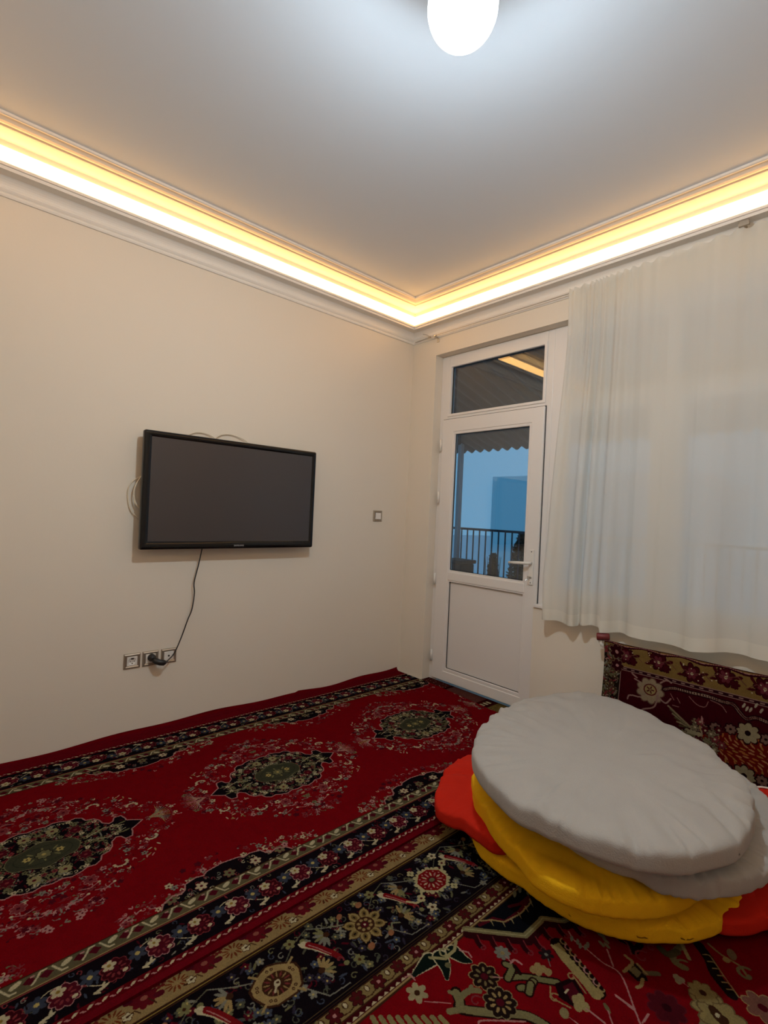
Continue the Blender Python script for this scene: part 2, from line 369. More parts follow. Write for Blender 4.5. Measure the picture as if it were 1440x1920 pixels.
def paint_corner_rug():
    c = Canvas(-3.46, -3.84, -.30, -1.55, .002, RED); rnd = random.Random(9)
    G = lambda px, py: tuple(hit(px, py, 2, .008)[:2])
    def L(*p): return [G(*q) for q in p]
    x0, x1 = -3.46, -.30
    # --- outer tan border
    c.rect(x0, -1.672, x1, -1.55, H('a88a58'))
    k = 0; u = -1.823-.16*10
    while u < x1:
        c.flower(u, -1.616, .034, 9, H('6f1720'), H('a05a4a'), None, .2); c.blob(u+.034, -1.63, .013, .011, 0, BURG); c.blob(u-.036, -1.602, .012, .010, 0, BURG)
        c.stroke([(u+.01, -1.63), (u+.02, -1.652)], .004, BROWN); c.stroke([(u-.05, -1.646), (u-.03, -1.64), (u-.02, -1.655)], .003, BROWN)
        for t in range(12):
            a = t*TAU/12; q = .08; c.leaf(u+q+.022*math.cos(a), -1.628+.018*math.sin(a), .02, .005, a, H('7d3a22'))
        c.flower(u+.045, -1.60, .016, 6, H('7a2a24'), TAN); c.flower(u+.112, -1.645, .013, 5, CREAM, BROWN, BROWN)
        for _ in range(5): c.blob(u+rnd.uniform(0, .16), -1.63+rnd.uniform(-.03, .03), .003, .003, 0, BROWN)
        u += .16
    # --- dark main border
    c.rect(x0, -1.950, x1, -1.672, NAVY)
    for v, col, w in ((-1.671, BROWN, .004), (-1.677, OCH, .004), (-1.684, BROWN, .004), (-1.945, BROWN, .003), (-1.937, H('6b5a3a'), .003)): c.stroke([(x0, v), (x1, v)], w, col)
    cen = [(-1.557-.3095*k, k % 4) for k in range(-4, 7)]
    for uc, m in cen:
        for _ in range(120):
            x = uc+rnd.uniform(-.155, .155); y = -1.81+rnd.uniform(-.115, .115); k = rnd.random()
            col = rnd.choice([GREY, OLIVE, BLUE, BURG, H('5a5a48'), H('3b3340')])
            if k < .4: c.curl(x, y, .012, rnd.random()*6, .0035, col)
            elif k < .75: c.leaf(x, y, .026, .008, rnd.random()*3, col)
            else: c.flower(x, y, .013, 5, col, YEL)
        c.stroke(smooth([(uc-.155, -1.70), (uc-.10, -1.735), (uc-.05, -1.76)]), .004, GREY)
        c.stroke([(uc+.05, -1.86), (uc+.09, -1.92), (uc+.155, -1.925)], .004, GREY)
        c.stroke([(uc+.05, -1.76), (uc+.1, -1.72), (uc+.155, -1.70)], .004, H('6b6650'))
        for sx in (-1, 1):
            fx, fy = uc+sx*.115, -1.80-.045*sx
            for t in range(7):
                a = -1.2+t*.4+(math.pi if sx < 0 else 0); c.leaf(fx+.026*math.cos(a), fy+.026*math.sin(a), .034, .010, a, rnd.choice([GREEN, TAN, GREY]), None)
            c.blob(fx, fy, .010, .009, 0, BROWN)
            c.flower(uc+sx*.09, -1.80+.085*sx, .018, 5, CREAM if m == 0 else GREEN, BROWN)
            c.blob(uc+sx*.125, -1.80+.07*sx, .009, .008, 0, GREEN)
        # the long red-and-cream leaf between two rosettes
        lx = uc+.155
        cc_ = Scaled(c, lx-.005, -1.79, .72)
        cc_.stroke(smooth([(lx-.045, -1.725), (lx-.02, -1.76), (lx+.005, -1.81), (lx+.03, -1.86)]), .034, CREAM, taper=True)
        cc_.stroke([(lx-.03, -1.735), (lx-.005, -1.77), (lx+.02, -1.82), (lx+.036, -1.86)], .026, H('8a1a1e'), taper=False)
        cc_.stroke([(lx-.03, -1.738), (lx-.008, -1.775), (lx+.018, -1.83)], .004, PINK)
        cc_.curl(lx-.045, -1.718, .016, 2.6, .008, CREAM, .7); cc_.curl(lx+.03, -1.872, .016, 5.5, .007, ROSE, .7)
    c0 = c
    for uc, m in cen:
        c = Scaled(c0, uc, -1.80, (.80, .74, .70, .74)[m])
        if m == 0:                                  # scarlet rosette in a cream scalloped ring
            cx, cy = uc, -1.80
            for t in range(22): a = t*TAU/22; c.blob(cx+.080*math.cos(a), cy+.067*math.sin(a), (.012, .007)[t % 2], (.011, .007)[t % 2], 0, H('cfc08a'))
            c.blob(cx, cy, .080, .066, 0, H('cfc08a')); c.poly([(cx+.074*math.cos(a), cy+.061*math.sin(a)) for a in np.linspace(.39, TAU+.39, 9)], H('8c1818'))
            for sx in (-1, 1):
                c.stroke([(cx+sx*.08, cy+sx*.01), (cx+sx*.12, cy+sx*.055), (cx+sx*.15, cy+sx*.05), (cx+sx*.175, cy+sx*.02)], .011, H('cfc08a'))
                c.flower(cx+sx*.115, cy+sx*.045, .02, 4, H('cfc08a'), BURG); c.flower(cx+sx*.05, cy-sx*.085, .018, 4, H('cfc08a'), OLIVE)
            for t in range(12): a = t*TAU/12; c.leaf(cx+.040*math.cos(a), cy+.032*math.sin(a), .026, .008, a, PINK if t % 2 else CREAM); c.blob(cx+.06*math.cos(a+.26), cy+.048*math.sin(a+.26), .004, .004, 0, PINK)
            c.blob(cx, cy, .020, .016, 0, BURG); c.blob(cx, cy, .014, .011, 0, OLIVE)
        elif m in (1, 3):                           # gold star flower
            cx, cy = uc, -1.80
            for f, col in ((1., BROWN), (.88, H('a88f58'))):
                for t in range(8): a = t*TAU/8+.2; c.blob(cx+.062*math.cos(a), cy+.056*math.sin(a), .031*f, .024*f, a, col); c.leaf(cx+.09*math.cos(a), cy+.081*math.sin(a), .022*f, .010*f, a, col)
            for t in range(8): a = t*TAU/8+.2; c.leaf(cx+.064*math.cos(a), cy+.057*math.sin(a), .032, .020, a, H('7a6034')); c.leaf(cx+.064*math.cos(a), cy+.057*math.sin(a), .014, .007, a, NAVY)
            c.blob(cx, cy, .044, .039, 0, BROWN)
            for t in range(8): a = t*TAU/8; c.blob(cx+.028*math.cos(a), cy+.025*math.sin(a), .008, .007, 0, TAN)
            c.blob(cx, cy, .016, .014, 0, BURG); c.blob(cx, cy, .006, .006, 0, CREAM)
            for sx in (-1, 1):
                c.blob(cx+sx*.045, cy+sx*.098, .018, .014, .6, H('a86e4a')); c.blob(cx-sx*.06, cy+sx*.1, .016, .012, .6, H('a86e4a'))
                c.stroke([(cx+sx*.075, cy-sx*.09), (cx+sx*.095, cy-sx*.065), (cx+sx*.125, cy-sx*.085)], .008, H('8c8a68'))
        else:                                       # tan octagon
            cx, cy = uc, -1.80
            oc = [(cx+.097*math.cos(a)*(1+.06*math.sin(5*a)), cy+.082*math.sin(a)*(1+.06*math.sin(5*a))) for a in np.linspace(0, TAU, 17)]
            c.poly([(cx+(x-cx)*1.1, cy+(y-cy)*1.1) for x, y in oc], BROWN); c.poly(oc, TAN)
            for a in (.6, 2.2, 3.8, 5.3): c.stroke([(cx+.09*math.cos(a), cy+.08*math.sin(a)), (cx+.125*math.cos(a), cy+.11*math.sin(a))], .011, TAN)
            c.blob(cx, cy, .060, .050, 0, BROWN)
            for t in range(16): a = t*TAU/16; c.leaf(cx+.042*math.cos(a), cy+.036*math.sin(a), .026, .0065, a, TAN if t % 2 else ROSE)
            c.blob(cx, cy, .024, .020, 0, BROWN); c.blob(cx, cy, .017, .013, .8, CREAM); c.blob(cx+.003, cy+.002, .006, .005, 0, BROWN); c.stroke([(cx-.01, cy-.01), (cx-.025, cy-.028)], .009, CREAM)
            for t in range(5):
                a = t*TAU/5+.3
                for d in (-.12, .12): c.blob(cx+.079*math.cos(a+d), cy+.067*math.sin(a+d), .0065, .0065, 0, BROWN); c.blob(cx+.079*math.cos(a+d), cy+.067*math.sin(a+d), .003, .003, 0, TAN)
    c = c0
    # --- inner tan border with florets
    c.rect(x0, -1.995, x1, -1.950, H('9a8150')); c.rect(x0, -1.998, x1, -1.993, BROWN); c.rect(x0, -1.953, x1, -1.949, BROWN)
    u = -1.736-.0745*24; k = 0
    while u < x1:
        c.flower(u, -1.971, .021, 6, H('5a1a1c'), PINK if k % 2 else BROWN, H('2c1814'), .5)
        c.blob(u+.037, -1.966, .008, .010, 0, BROWN); c.blob(u+.037, -1.966, .005, .008, 0, CREAM)
        c.stroke([(u+.018, -1.985), (u+.037, -1.988), (u+.055, -1.983)], .003, BROWN); c.curl(u+.028, -1.957, .006, 0, .0025, OLIVE)
        u += .0745; k += 1
    c.rect(x0, -2.024, x1, -1.998, H('4a1015'))
    u = x0
    while u < x1: c.poly([(u, -2.012), (u+.011, -2.003), (u+.020, -2.012)], CREAM); u += .0215
    c.rect(x0, -2.020, x1, -2.014, TAN); c.rect(x0, -2.026, x1, -2.020, BROWN)
    # --- dark corner of the field with its tan stepped line
    corner = [(-1.655, -2.024)]+L((872, 1742), (985, 1755), (1018, 1722), (1055, 1727))+[(-1.15, -2.26), (-1.02, -2.33), (-.9, -2.5), (-.62, -2.58), (-.5, -2.8), (-.30, -2.85), (-.30, -2.024)]
    c.poly(corner, H('15151a'))
    ln = corner[1:10]
    off = [(x-.012, y-.018) for x, y in ln]
    c.stroke(off, .026, H('3a1014')); c.stroke(ln, .020, H('94865a')); c.stroke(ln, .004, H('b8ab78'))
    for i in range(len(off)-1):                     # hooks hanging from the line
        A, B = np.array(off[i]), np.array(off[i+1]); n = max(1, int(np.linalg.norm(B-A)/.045))
        for q in range(n):
            x, y = A+(B-A)*(q+.5)/n
            c.stroke([(x, y), (x-.014, y-.022), (x-.018, y-.036)], .015, H('3a1014')); c.stroke([(x+.008, y-.004), (x-.005, y-.026), (x-.010, y-.042)], .0035, ROSE); c.curl(x-.016, y-.042, .011, .3, .004, ROSE, .8, -1)
    c.stroke(L((899, 1735), (925, 1722), (948, 1728), (975, 1708), (990, 1688)), .012, BURG); c.stroke(L((902, 1727), (922, 1725), (945, 1729), (975, 1714), (996, 1692), (990, 1680)), .006, TAN)
    for p in ((920, 1726), (942, 1728), (958, 1722), (972, 1712), (985, 1700), (994, 1690)): c.stroke(L(p, (p[0]+6, p[1]+11)), .006, H('b09a68'), taper=True)
    c.stroke(L((955, 1700), (975, 1695), (990, 1682)), .012, BURG)
    for p in ((975, 1668), (985, 1664), (965, 1676), (990, 1672)): c.leaf(*G(*p), .035, .012, .5, H('8d8a6c'))
    # --- palmette at the border, left
    c.poly(L((790, 1800), (856, 1770), (850, 1785), (830, 1805)), GREEN)
    for P in (((806, 1800), (790, 1815), (775, 1830)), ((826, 1795), (835, 1815), (838, 1835)), ((850, 1785), (868, 1798), (882, 1803))):
        c.stroke(smooth(L(*P)), .052, CREAM, taper=True); c.stroke(smooth(L(*P)), .042, H('16201a'), taper=True)
    c.stroke(L((806, 1796), (835, 1798), (852, 1782), (855, 1765)), .010, H('b3a673')); c.curl(*G(833, 1788), .02, 0, .006, H('b3a673')); c.blob(*G(840, 1810), .010, .009, 0, OLIVE)
    for P in (((862, 1782), (878, 1786), (884, 1795)), ((760, 1833), (770, 1828), (778, 1838)),): c.stroke(L(*P), .005, PINK)
    # --- field motifs measured one by one
    def st(w, col, *p): c.stroke(smooth(L(*p)), w, col)
    c.flower(*G(908, 1831), .040, 8, H('2a1a16'), BURG, TAN, inner=H('8d7a50')); st(.004, PINK, (925, 1832), (948, 1834))
    for P in (((952, 1833), (985, 1832), (1020, 1838), (1045, 1842)), ((952, 1835), (960, 1815), (948, 1808)), ((1000, 1840), (990, 1858), (982, 1852), (975, 1853)), ((995, 1845), (992, 1862))):
        st(.026, H('2a1612'), *P); st(.017, GREEN, *P)
    st(.007, PINK, (958, 1806), (965, 1800), (978, 1808)); st(.012, H('2a1612'), (965, 1812), (975, 1825))
    for p in ((1008, 1812), (1000, 1818), (1018, 1817), (1028, 1823), (1010, 1823)): c.blob(*G(*p), .014, .010, .3, TAN)
    c.poly(L((1040, 1845), (1075, 1832), (1095, 1865), (1075, 1888), (1048, 1870)), H('241013')); c.poly(L((1055, 1850), (1073, 1841), (1088, 1866), (1073, 1880)), BURG)
    st(.005, TAN, (1075, 1830), (1098, 1862)); st(.005, TAN, (1032, 1850), (1035, 1870), (1070, 1890)); c.stroke(L((1060, 1862), (1065, 1856)), .006, CREAM); c.curl(*G(1040, 1872), .016, 0, .005, TAN); c.curl(*G(1072, 1832), .014, 0, .005, TAN)
    for p in ((1080, 1875), (1090, 1880), (1098, 1888), (1084, 1888), (1088, 1872)): c.blob(*G(*p), .015, .011, .5, H('b59f68'))
    st(.005, PINK, (1100, 1892), (1130, 1915), (1150, 1935))
    c.flower(*G(942, 1787), .024, 8, GREY, TAN, None); st(.004, PINK, (948, 1794), (957, 1802)); c.flower(*G(1024, 1790), .022, 6, H('2c2020'), GREY); st(.003, GREY, (1028, 1798), (1032, 1812))
    P = ((1048, 1772), (1060, 1790), (1078, 1810), (1098, 1832), (1118, 1858)); st(.050, H('241410'), *P); c.stroke([(x-.012, y-.004) for x, y in L(*P)], .030, H('b39c62'))
    for i in range(9):
        t = i/8; x = 1048+72*t; y = 1770+88*t
        c.stroke(L((x, y), (x-10, y+7), (x-13, y+3)), .009, H('b39c62')); c.curl(*G(x+10, y-3), .014, 1, .005, PINK if i % 2 else TAN, .7)
    st(.012, H('b39c62'), (1108, 1862), (1128, 1866), (1120, 1856)); st(.005, PINK, (1155, 1868), (1190, 1895))
    st(.005, PINK, (1066, 1747), (1078, 1765), (1100, 1780), (1130, 1805), (1164, 1828), (1190, 1893), (1208, 1940)); st(.005, PINK, (1138, 1780), (1150, 1812)); st(.005, PINK, (1154, 1866), (1190, 1892)); st(.005, PINK, (1205, 1918), (1216, 1902))
    for p in ((1072, 1760), (1083, 1766), (1088, 1774), (1098, 1776), (1102, 1772)): c.leaf(*G(*p), .024, .010, .4, GREY)
    for p in ((1130, 1755), (1124, 1752), (1136, 1764), (1128, 1770), (1138, 1773)): c.leaf(*G(*p), .026, .012, 1.2, H('8f8260'))
    st(.020, H('2a1414'), (1165, 1762), (1180, 1770), (1188, 1785), (1200, 1772)); st(.006, ROSE, (1162, 1760), (1175, 1768), (1184, 1790)); c.curl(*G(1205, 1795), .026, 0, .006, ROSE); c.curl(*G(1222, 1778), .014, 0, .006, ROSE)
    c.poly(L((1172, 1818), (1188, 1805), (1208, 1820), (1215, 1840), (1195, 1840)), H('2a1a16')); c.poly(L((1178, 1818), (1190, 1812), (1203, 1824), (1195, 1834)), H('8a7c55'))
    st(.010, TAN, (1170, 1822), (1186, 1805), (1172, 1792)); st(.016, H('7a6a4c'), (1210, 1825), (1234, 1826)); st(.010, TAN, (1205, 1836), (1202, 1848), (1194, 1852)); st(.008, TAN, (1195, 1808), (1212, 1826))
    st(.020, H('83754f'), (1278, 1772), (1262, 1790), (1266, 1805), (1285, 1815)); st(.012, H('b5a06c'), (1278, 1770), (1292, 1798)); c.curl(*G(1282, 1812), .024, 0, .008, H('83754f')); st(.022, H('5a5034'), (1238, 1778), (1252, 1790), (1270, 1785))
    st(.030, H('231614'), (1310, 1772), (1330, 1800), (1340, 1825), (1355, 1845), (1372, 1866))
    for i in range(6): st(.004, TAN, (1318+i*9, 1790+i*13), (1330+i*9, 1792+i*13), (1340+i*9, 1805+i*13))
    st(.008, H('9a7c50'), (1328, 1770), (1352, 1790), (1385, 1810), (1402, 1832)); c.curl(*G(1400, 1828), .028, 0, .010, H('83754f')); c.blob(*G(1372, 1790), .022, .013, .4, H('8a6f50')); c.blob(*G(1362, 1800), .012, .010, 0, TAN)
    for p in ((1268, 1832), (1278, 1838), (1272, 1840)): c.blob(*G(*p), .011, .009, .2, H('a9987a'))
    st(.003, PINK, (1280, 1842), (1290, 1850)); c.flower(*G(1250, 1890), .045, 8, H('5a1820'), H('3c1018'), H('6a222a'))
    c.poly(L((1300, 1845), (1318, 1850), (1338, 1872), (1368, 1900), (1380, 1920), (1310, 1925), (1315, 1895), (1308, 1870)), H('94835a'))
    for p, r in (((1335, 1890), .05), ((1355, 1912), .055), ((1318, 1862), .035)): c.flower(*G(*p), r, 8, H('a8925c'), BROWN, H('7a6440'))
    c.blob(*G(1345, 1904), .028, .014, .9, BROWN); c.blob(*G(1345, 1904), .008, .006, 0, CREAM); c.flower(*G(1430, 1890), .045, 7, H('8a5a4a'), BURG, TAN)
    st(.030, H('2a1612'), (855, 1860), (862, 1878), (866, 1893), (930, 1900), (985, 1905), (1025, 1925)); st(.022, H('90855a'), (855, 1862), (862, 1878), (868, 1892), (930, 1900), (985, 1904), (1025, 1925), (1060, 1960))
    st(.018, H('90855a'), (862, 1872), (880, 1858), (898, 1858)); st(.018, H('90855a'), (866, 1893), (843, 1897)); st(.012, H('90855a'), (858, 1868), (843, 1860)); st(.012, H('90855a'), (880, 1858), (884, 1850)); c.curl(*G(893, 1878), .018, 0, .005, ROSE)
    c.flower(*G(938, 1880), .042, 9, H('2a1c18'), BURG, H('9a8a60'), inner=TAN); st(.003, PINK, (796, 1878), (845, 1882)); c.flower(*G(782, 1862), .03, 6, H('b5a57a'), BROWN, None)
    st(.005, PINK, (898, 1925), (905, 1914), (985, 1916)); c.blob(*G(1058, 1900), .016, .012, .5, H('a08d60')); st(.003, PINK, (1068, 1908), (1090, 1925)); c.leaf(*G(1138, 1890), .03, .012, 1, H('7f7048')); st(.004, PINK, (1140, 1895), (1150, 1925))
    for i in range(9):                              # ribbed leaf at the lower edge
        st(.014, H('9a8a5a'), (560+i*16+150, 1928-i*1.0), (548+i*16+150, 1908))
    # unseen rest of the field: a loose scatter of the same motifs
    for _ in range(260):
        x, y = rnd.uniform(x0, x1), rnd.uniform(-3.8, -2.1)
        k = (np.array([x, y])-CAMP[:2])@AX_D[:2]
        if k > 1.1 and x < -.6: continue
        q = rnd.random()
        if q < .4: c.flower(x, y, rnd.uniform(.02, .045), 8, rnd.choice([TAN, OLIVE, NAVY, ROSE]), BURG, rnd.choice([CREAM, TAN]))
        elif q < .7: c.curl(x, y, .05, rnd.random()*6, .012, GREEN)
        else: c.stroke(smooth([(x, y), (x+.05, y+.02*(q-.8)*10), (x+.1, y+.09*(q-.8)*10)]), .005, PINK)
    return c.finish(2)

def paint_wall_rug():
    c = Canvas(1.72, 0., 3.62, .68, .002, H('4a0d16')); rnd = random.Random(21)
    def G(px, py): p = hit(px, py, 0, -.13); return (-p[1], p[2])
    def L(*p): return [G(*q) for q in p]
    def frame(ya, yb):
        for u0 in np.arange(1.86, 3.6, .15):
            x = u0+rnd.uniform(-.01, .01); y = (ya+yb)/2+rnd.uniform(-.012, .012)
            c.flower(x, y, .040, 7, H('4b0f18'), PINK, H('2a0c10'), rnd.random()); c.flower(x, y, .026, 6, H('77323a'), CREAM, None); c.flower(x+.035, y-.022, .02, 6, H('4b0f18'), PINK, H('2a0c10'))
            for a in (.3, 2.4, 3.6, 5.4): c.leaf(x+.055*math.cos(a), y+.035*math.sin(a), .036, .013, a*.9, H('4b1218'))
            for _ in range(8): c.blob(x+rnd.uniform(-.06, .06), y+rnd.uniform(-.035, .035), .0035, .003, 0, CREAM)
            c.stroke([(x-.07, y-.02), (x-.03, y+.012), (x, y), (x+.05, y+.015), (x+.08, y-.015)], .003, H('7a4a3c'))
    c.rect(1.7, .535, 3.7, .645, H('93733e')); frame(.535, .640)
    c.rect(1.7, .02, 3.7, .10, H('93733e')); frame(.02, .10)
    for v in (.636, .655): c.stroke([(1.72+i*.01, v+.006*math.sin(i*.35)) for i in range(190)], .012, H('3a0e16'))
    c.stroke([(1.72+i*.01, .64+.006*math.sin(i*.35)) for i in range(190)], .003, PINK)
    for v in (.523, .112):
        c.rect(1.7, v-.011, 3.7, v+.011, H('35101a')); c.stroke([(1.82, v-.009), (3.7, v-.009)], .003, H('b08a7c')); c.stroke([(1.82, v+.009), (3.7, v+.009)], .003, H('b08a7c'))
        for u in np.arange(1.84, 3.6, .04): c.rect(u, v-.003, u+.018, v+.003, H('b08a7c'))
    c.rect(1.7, .0, 1.825, .62, H('2a2018'))
    for _ in range(260):
        x, y = rnd.uniform(1.735, 1.815), rnd.uniform(0, .62); k = rnd.random()
        if k < .55: c.leaf(x, y, .032, .009, rnd.choice([.6, 1.0, 2.4, 2.1]), rnd.choice([OLIVE, GREY, H('7a6a4c'), ROSE]))
        elif k < .8: c.curl(x, y, .011, rnd.random()*6, .003, rnd.choice([TAN, GREY, PINK]))
        else: c.flower(x, y, .014, 6, H('5a4a34'), CREAM, BURG)
    c.stroke([(1.826, 0), (1.826, .515)], .004, H('b08a7c')); c.rect(1.7, 0, 1.728, .66, H('2a1416'))
    for p, r in (((1155, 1222), .035), ((1155, 1247), .032)): c.flower(*G(*p), r, 7, H('3b0e16'), PINK, H('8a6a50'))
    # corner rosette and beaded scroll
    c.flower(*G(1217, 1295), .062, 9, H('b39a7a'), H('5a1820'), H('7a5a48')); c.blob(*G(1217, 1293), .032, .030, 0, H('6a2a28')); c.blob(*G(1217, 1293), .026, .024, 0, H('b8a066'))
    for a in range(5): c.leaf(*(np.array(G(1217, 1293))+.012*np.array([math.cos(a*1.26), math.sin(a*1.26)])), .018, .006, a*1.26, H('5a1820'))
    for P in (((1236, 1280), (1248, 1275), (1256, 1280)), ((1200, 1307), (1180, 1303), (1176, 1310)), ((1230, 1305), (1246, 1318), (1256, 1310)), ((1232, 1300), (1226, 1325), (1205, 1330), (1198, 1338)), ((1183, 1262), (1192, 1270)), ((1188, 1272), (1198, 1278))):
        c.stroke(smooth(L(*P)), .008, H('b08a7c'))
    for P in (((1290, 1305), (1305, 1320), (1320, 1325), (1326, 1315)), ((1330, 1312), (1350, 1322), (1360, 1335)), ((1255, 1300), (1262, 1312)), ((1268, 1308), (1274, 1318)), ((1260, 1322), (1272, 1325))): c.stroke(smooth(L(*P)), .004, H('a87a70'))
    sc = smooth(L((1243, 1292), (1262, 1290), (1290, 1297), (1325, 1305), (1352, 1315), (1372, 1320), (1385, 1335), (1398, 1347), (1415, 1345), (1440, 1355)))
    c.stroke(sc, .022, H('2a0c12')); c.stroke(sc, .011, H('b49a80'))
    for i in range(60):
        t = i/59*(len(sc)-1); k = min(int(t), len(sc)-2); q = np.array(sc[k])*(1-t+k)+np.array(sc[k+1])*(t-k); c.blob(*q, .0025, .005, .3, H('4a1a1c'))
    for u0 in (0, .62, 1.24):
        def D(px, py): x, y = G(px, py); return (x+u0, y)
        for p in ((1405, 1330), (1415, 1322), (1398, 1328), (1425, 1332), (1392, 1322)): c.leaf(*D(*p), .026, .010, 1.2, H('c2b79a'))
        x, y = D(1400, 1415); el = [(x+.20*math.cos(t), y+.085*math.sin(t)) for t in np.linspace(0, TAU, 30)]
        c.poly(el, H('7a1a10'))
        for k in range(90):
            a, r = k*2.399, math.sqrt(k/90); c.leaf(x+.19*r*math.cos(a), y+.078*r*math.sin(a), .026, .008, a*1.3, rnd.choice([H('c0703a'), H('b5803f'), H('c98a5a')]))
        for k in range(20):
            t = k*TAU/20; fx, fy = x+.215*math.cos(t), y+.098*math.sin(t)
            r = .022 if k % 5 else .045
            c.flower(fx, fy, r+.006, 8, H('2a0c12'), NAVY); c.flower(fx, fy, r, 8, H('b3a37c') if k % 5 == 0 else H('8d6a5a'), H('241014'))
        bx, by = D(1318, 1378)
        for _ in range(46):
            a = rnd.random()*TAU; r = math.sqrt(rnd.random()); fx, fy = bx+.085*r*math.cos(a), by-.01+.085*r*math.sin(a)
            if rnd.random() < .5: c.flower(fx, fy, .019, 6, rnd.choice([H('8a3a3c'), H('8d7a5c'), H('5a1a20')]), CREAM, H('241014'))
            else: c.leaf(fx, fy, .034, .008, a, rnd.choice([TAN, OLIVE, H('b09a7c'), PINK]))
        for q in range(6): c.stroke([(bx-.05, by+.02), (bx-.10-.012*q, by+.03+.016*q-.02)], .009, H('a08a68') if q % 2 else H('5a5034'))
        c.stroke([D(1380, 1450), D(1400, 1475), D(1425, 1480), D(1440, 1510)], .012, H('9a7a70')); c.curl(*D(1400, 1470), .03, 0, .005, PINK); c.curl(*D(1428, 1492), .026, 2, .005, PINK)
    return c.finish(3)

def paint_threshold_mat():
    c = Canvas(-.10, -1.20, .10, -.26, .002, H('6e4038')); rnd = random.Random(2)
    for _ in range(260): c.leaf(rnd.uniform(-.1, .1), rnd.uniform(-1.2, -.26), .012, .003, rnd.random()*3, rnd.choice([H('8a5a4c'), H('5a2c28'), H('7d5046')]))
    c.rect(-.1, -.50, .1, -.26, H('55251f'))
    for _ in range(60): c.blob(rnd.uniform(-.1, .1), rnd.uniform(-.5, -.26), .005, .003, rnd.random()*3, PINK)
    c.rect(-.1, -.53, .1, -.50, H('35100f')); c.rect(-.1, -.93, .1, -.83, H('40110f')); c.rect(-.1, -1.2, .1, -.93, H('7a6234'))
    for x in (-.055, -.02, .015): c.rect(x, -.90, x+.02, -.86, CREAM)
    for _ in range(120): c.leaf(rnd.uniform(-.1, .1), rnd.uniform(-1.2, -.94), .014, .004, rnd.random()*3, rnd.choice([BROWN, OCH]))
    return c.finish(5)
# ---------------------------------------------------------------- end of woven patterns
# ---------------------------------------------------------------- materials
m_wall = M('cream_wall_paint', (.765, .70, .60), .75, spec=.25, noise_amt=.015, noise_scale=1.2, bump=.15, bump_scale=60)
m_ceil = M('white_ceiling_paint', (.71, .77, .85), .8, spec=.2, noise_amt=.01, noise_scale=2)
m_trim = M('white_plaster', (.82, .79, .74), .7, spec=.3)
m_upvc = M('white_plastic_frame', (.80, .77, .74), .35, spec=.5)
m_upvc2 = M('white_door_panel', (.77, .74, .71), .45, spec=.4, noise_amt=.01, noise_scale=5)
m_gasket = M('dark_rubber', (.03, .03, .03), .7)
m_floor = M('pale_floor_tile', (.5, .44, .36), .4, noise_amt=.1, noise_scale=6)
m_black = M('glossy_black_plastic', (.004, .0035, .004), .10, spec=.4)
m_black2 = M('matt_black_plastic', (.012, .011, .012), .45)
m_screen = M('grey_plasma_screen', (.048, .040, .042), .22, spec=.7)
m_silver = M('champagne_metal_frame', (.42, .36, .29), .38, metal=.75)
m_steel = M('brushed_steel', (.55, .52, .48), .3, metal=.9)
m_white = M('white_plastic', (.80, .77, .72), .3)
m_cable = M('cream_cable', (.72, .64, .50), .5)
m_grey = M('grey_velour', (.385, .365, .34), .92, spec=.15, noise_amt=.06, noise_scale=9, bump=.5, bump_scale=220, sheen=.15)
m_yellow = M('yellow_velour', (.82, .45, .010), .9, spec=.12, noise_amt=.06, noise_scale=7, bump=.5, bump_scale=220)
m_red = M('red_velour', (.52, .018, .007), .9, spec=.12, noise_amt=.06, noise_scale=7, bump=.5, bump_scale=220)
m_piping = M('white_piping', (.8, .76, .7), .8)
m_redcap = M('dark_red_plastic', (.14, .012, .014), .5)
m_rubber = M('dark_rug_edge', (.05, .006, .01), .9)
m_strip = M('led_strip_light', (1, .8, .5), .5, emit=STRIP_COL, es=STRIP_W)
m_core = M('lamp_core', (.9, .9, .9), .5, emit=LAMP_COL, es=LAMP_W)
m_lamp = bpy.data.materials.new('lamp_bloom_shell'); m_lamp.use_nodes = True; nt = m_lamp.node_tree; nt.nodes.clear()  # weakly glowing shell, stands in for the bloom around the smaller core
o_ = nt.nodes.new('ShaderNodeOutputMaterial'); tp = nt.nodes.new('ShaderNodeBsdfTransparent'); em = nt.nodes.new('ShaderNodeEmission'); em.inputs[0].default_value = (*LAMP_COL, 1); em.inputs[1].default_value = 22
ms = nt.nodes.new('ShaderNodeMixShader'); ms.inputs[0].default_value = .12; nt.links.new(tp.outputs[0], ms.inputs[1]); nt.links.new(em.outputs[0], ms.inputs[2]); nt.links.new(ms.outputs[0], o_.inputs[0])
m_rail = M('dark_blue_steel', (.010, .018, .035), .5)
m_roofm = M('brown_corrugated_sheet', (.09, .065, .06), .7, noise_amt=.25, noise_scale=3)
m_out = M('outdoor_concrete', (.30, .30, .30), .9, noise_amt=.1, noise_scale=2)
m_haze = M('haze_tinted_building', (.47, .66, .72), 1, spec=0)  # bluish haze mixed into the building's own colour
m_ground = M('haze_tinted_ground', (.55, .62, .68), 1, spec=0)  # distance haze is part of this ground colour
m_leafm = M('dark_green_leaves', (.035, .05, .035), .7, noise_amt=.5, noise_scale=6)
m_post = M('grey_painted_post', (.34, .34, .36), .6)
m_dark = M('dark_brown_wicker', (.035, .028, .028), .8, noise_amt=.3, noise_scale=30)
m_text = M('pale_grey_lettering', (.45, .45, .45), .4)
m_glass = bpy.data.materials.new('window_glass'); m_glass.use_nodes = True
nt = m_glass.node_tree; nt.nodes.clear()
o_ = nt.nodes.new('ShaderNodeOutputMaterial'); gl = nt.nodes.new('ShaderNodeBsdfGlossy'); gl.inputs['Roughness'].default_value = .01; gl.inputs['Color'].default_value = (1, 1, 1, 1)
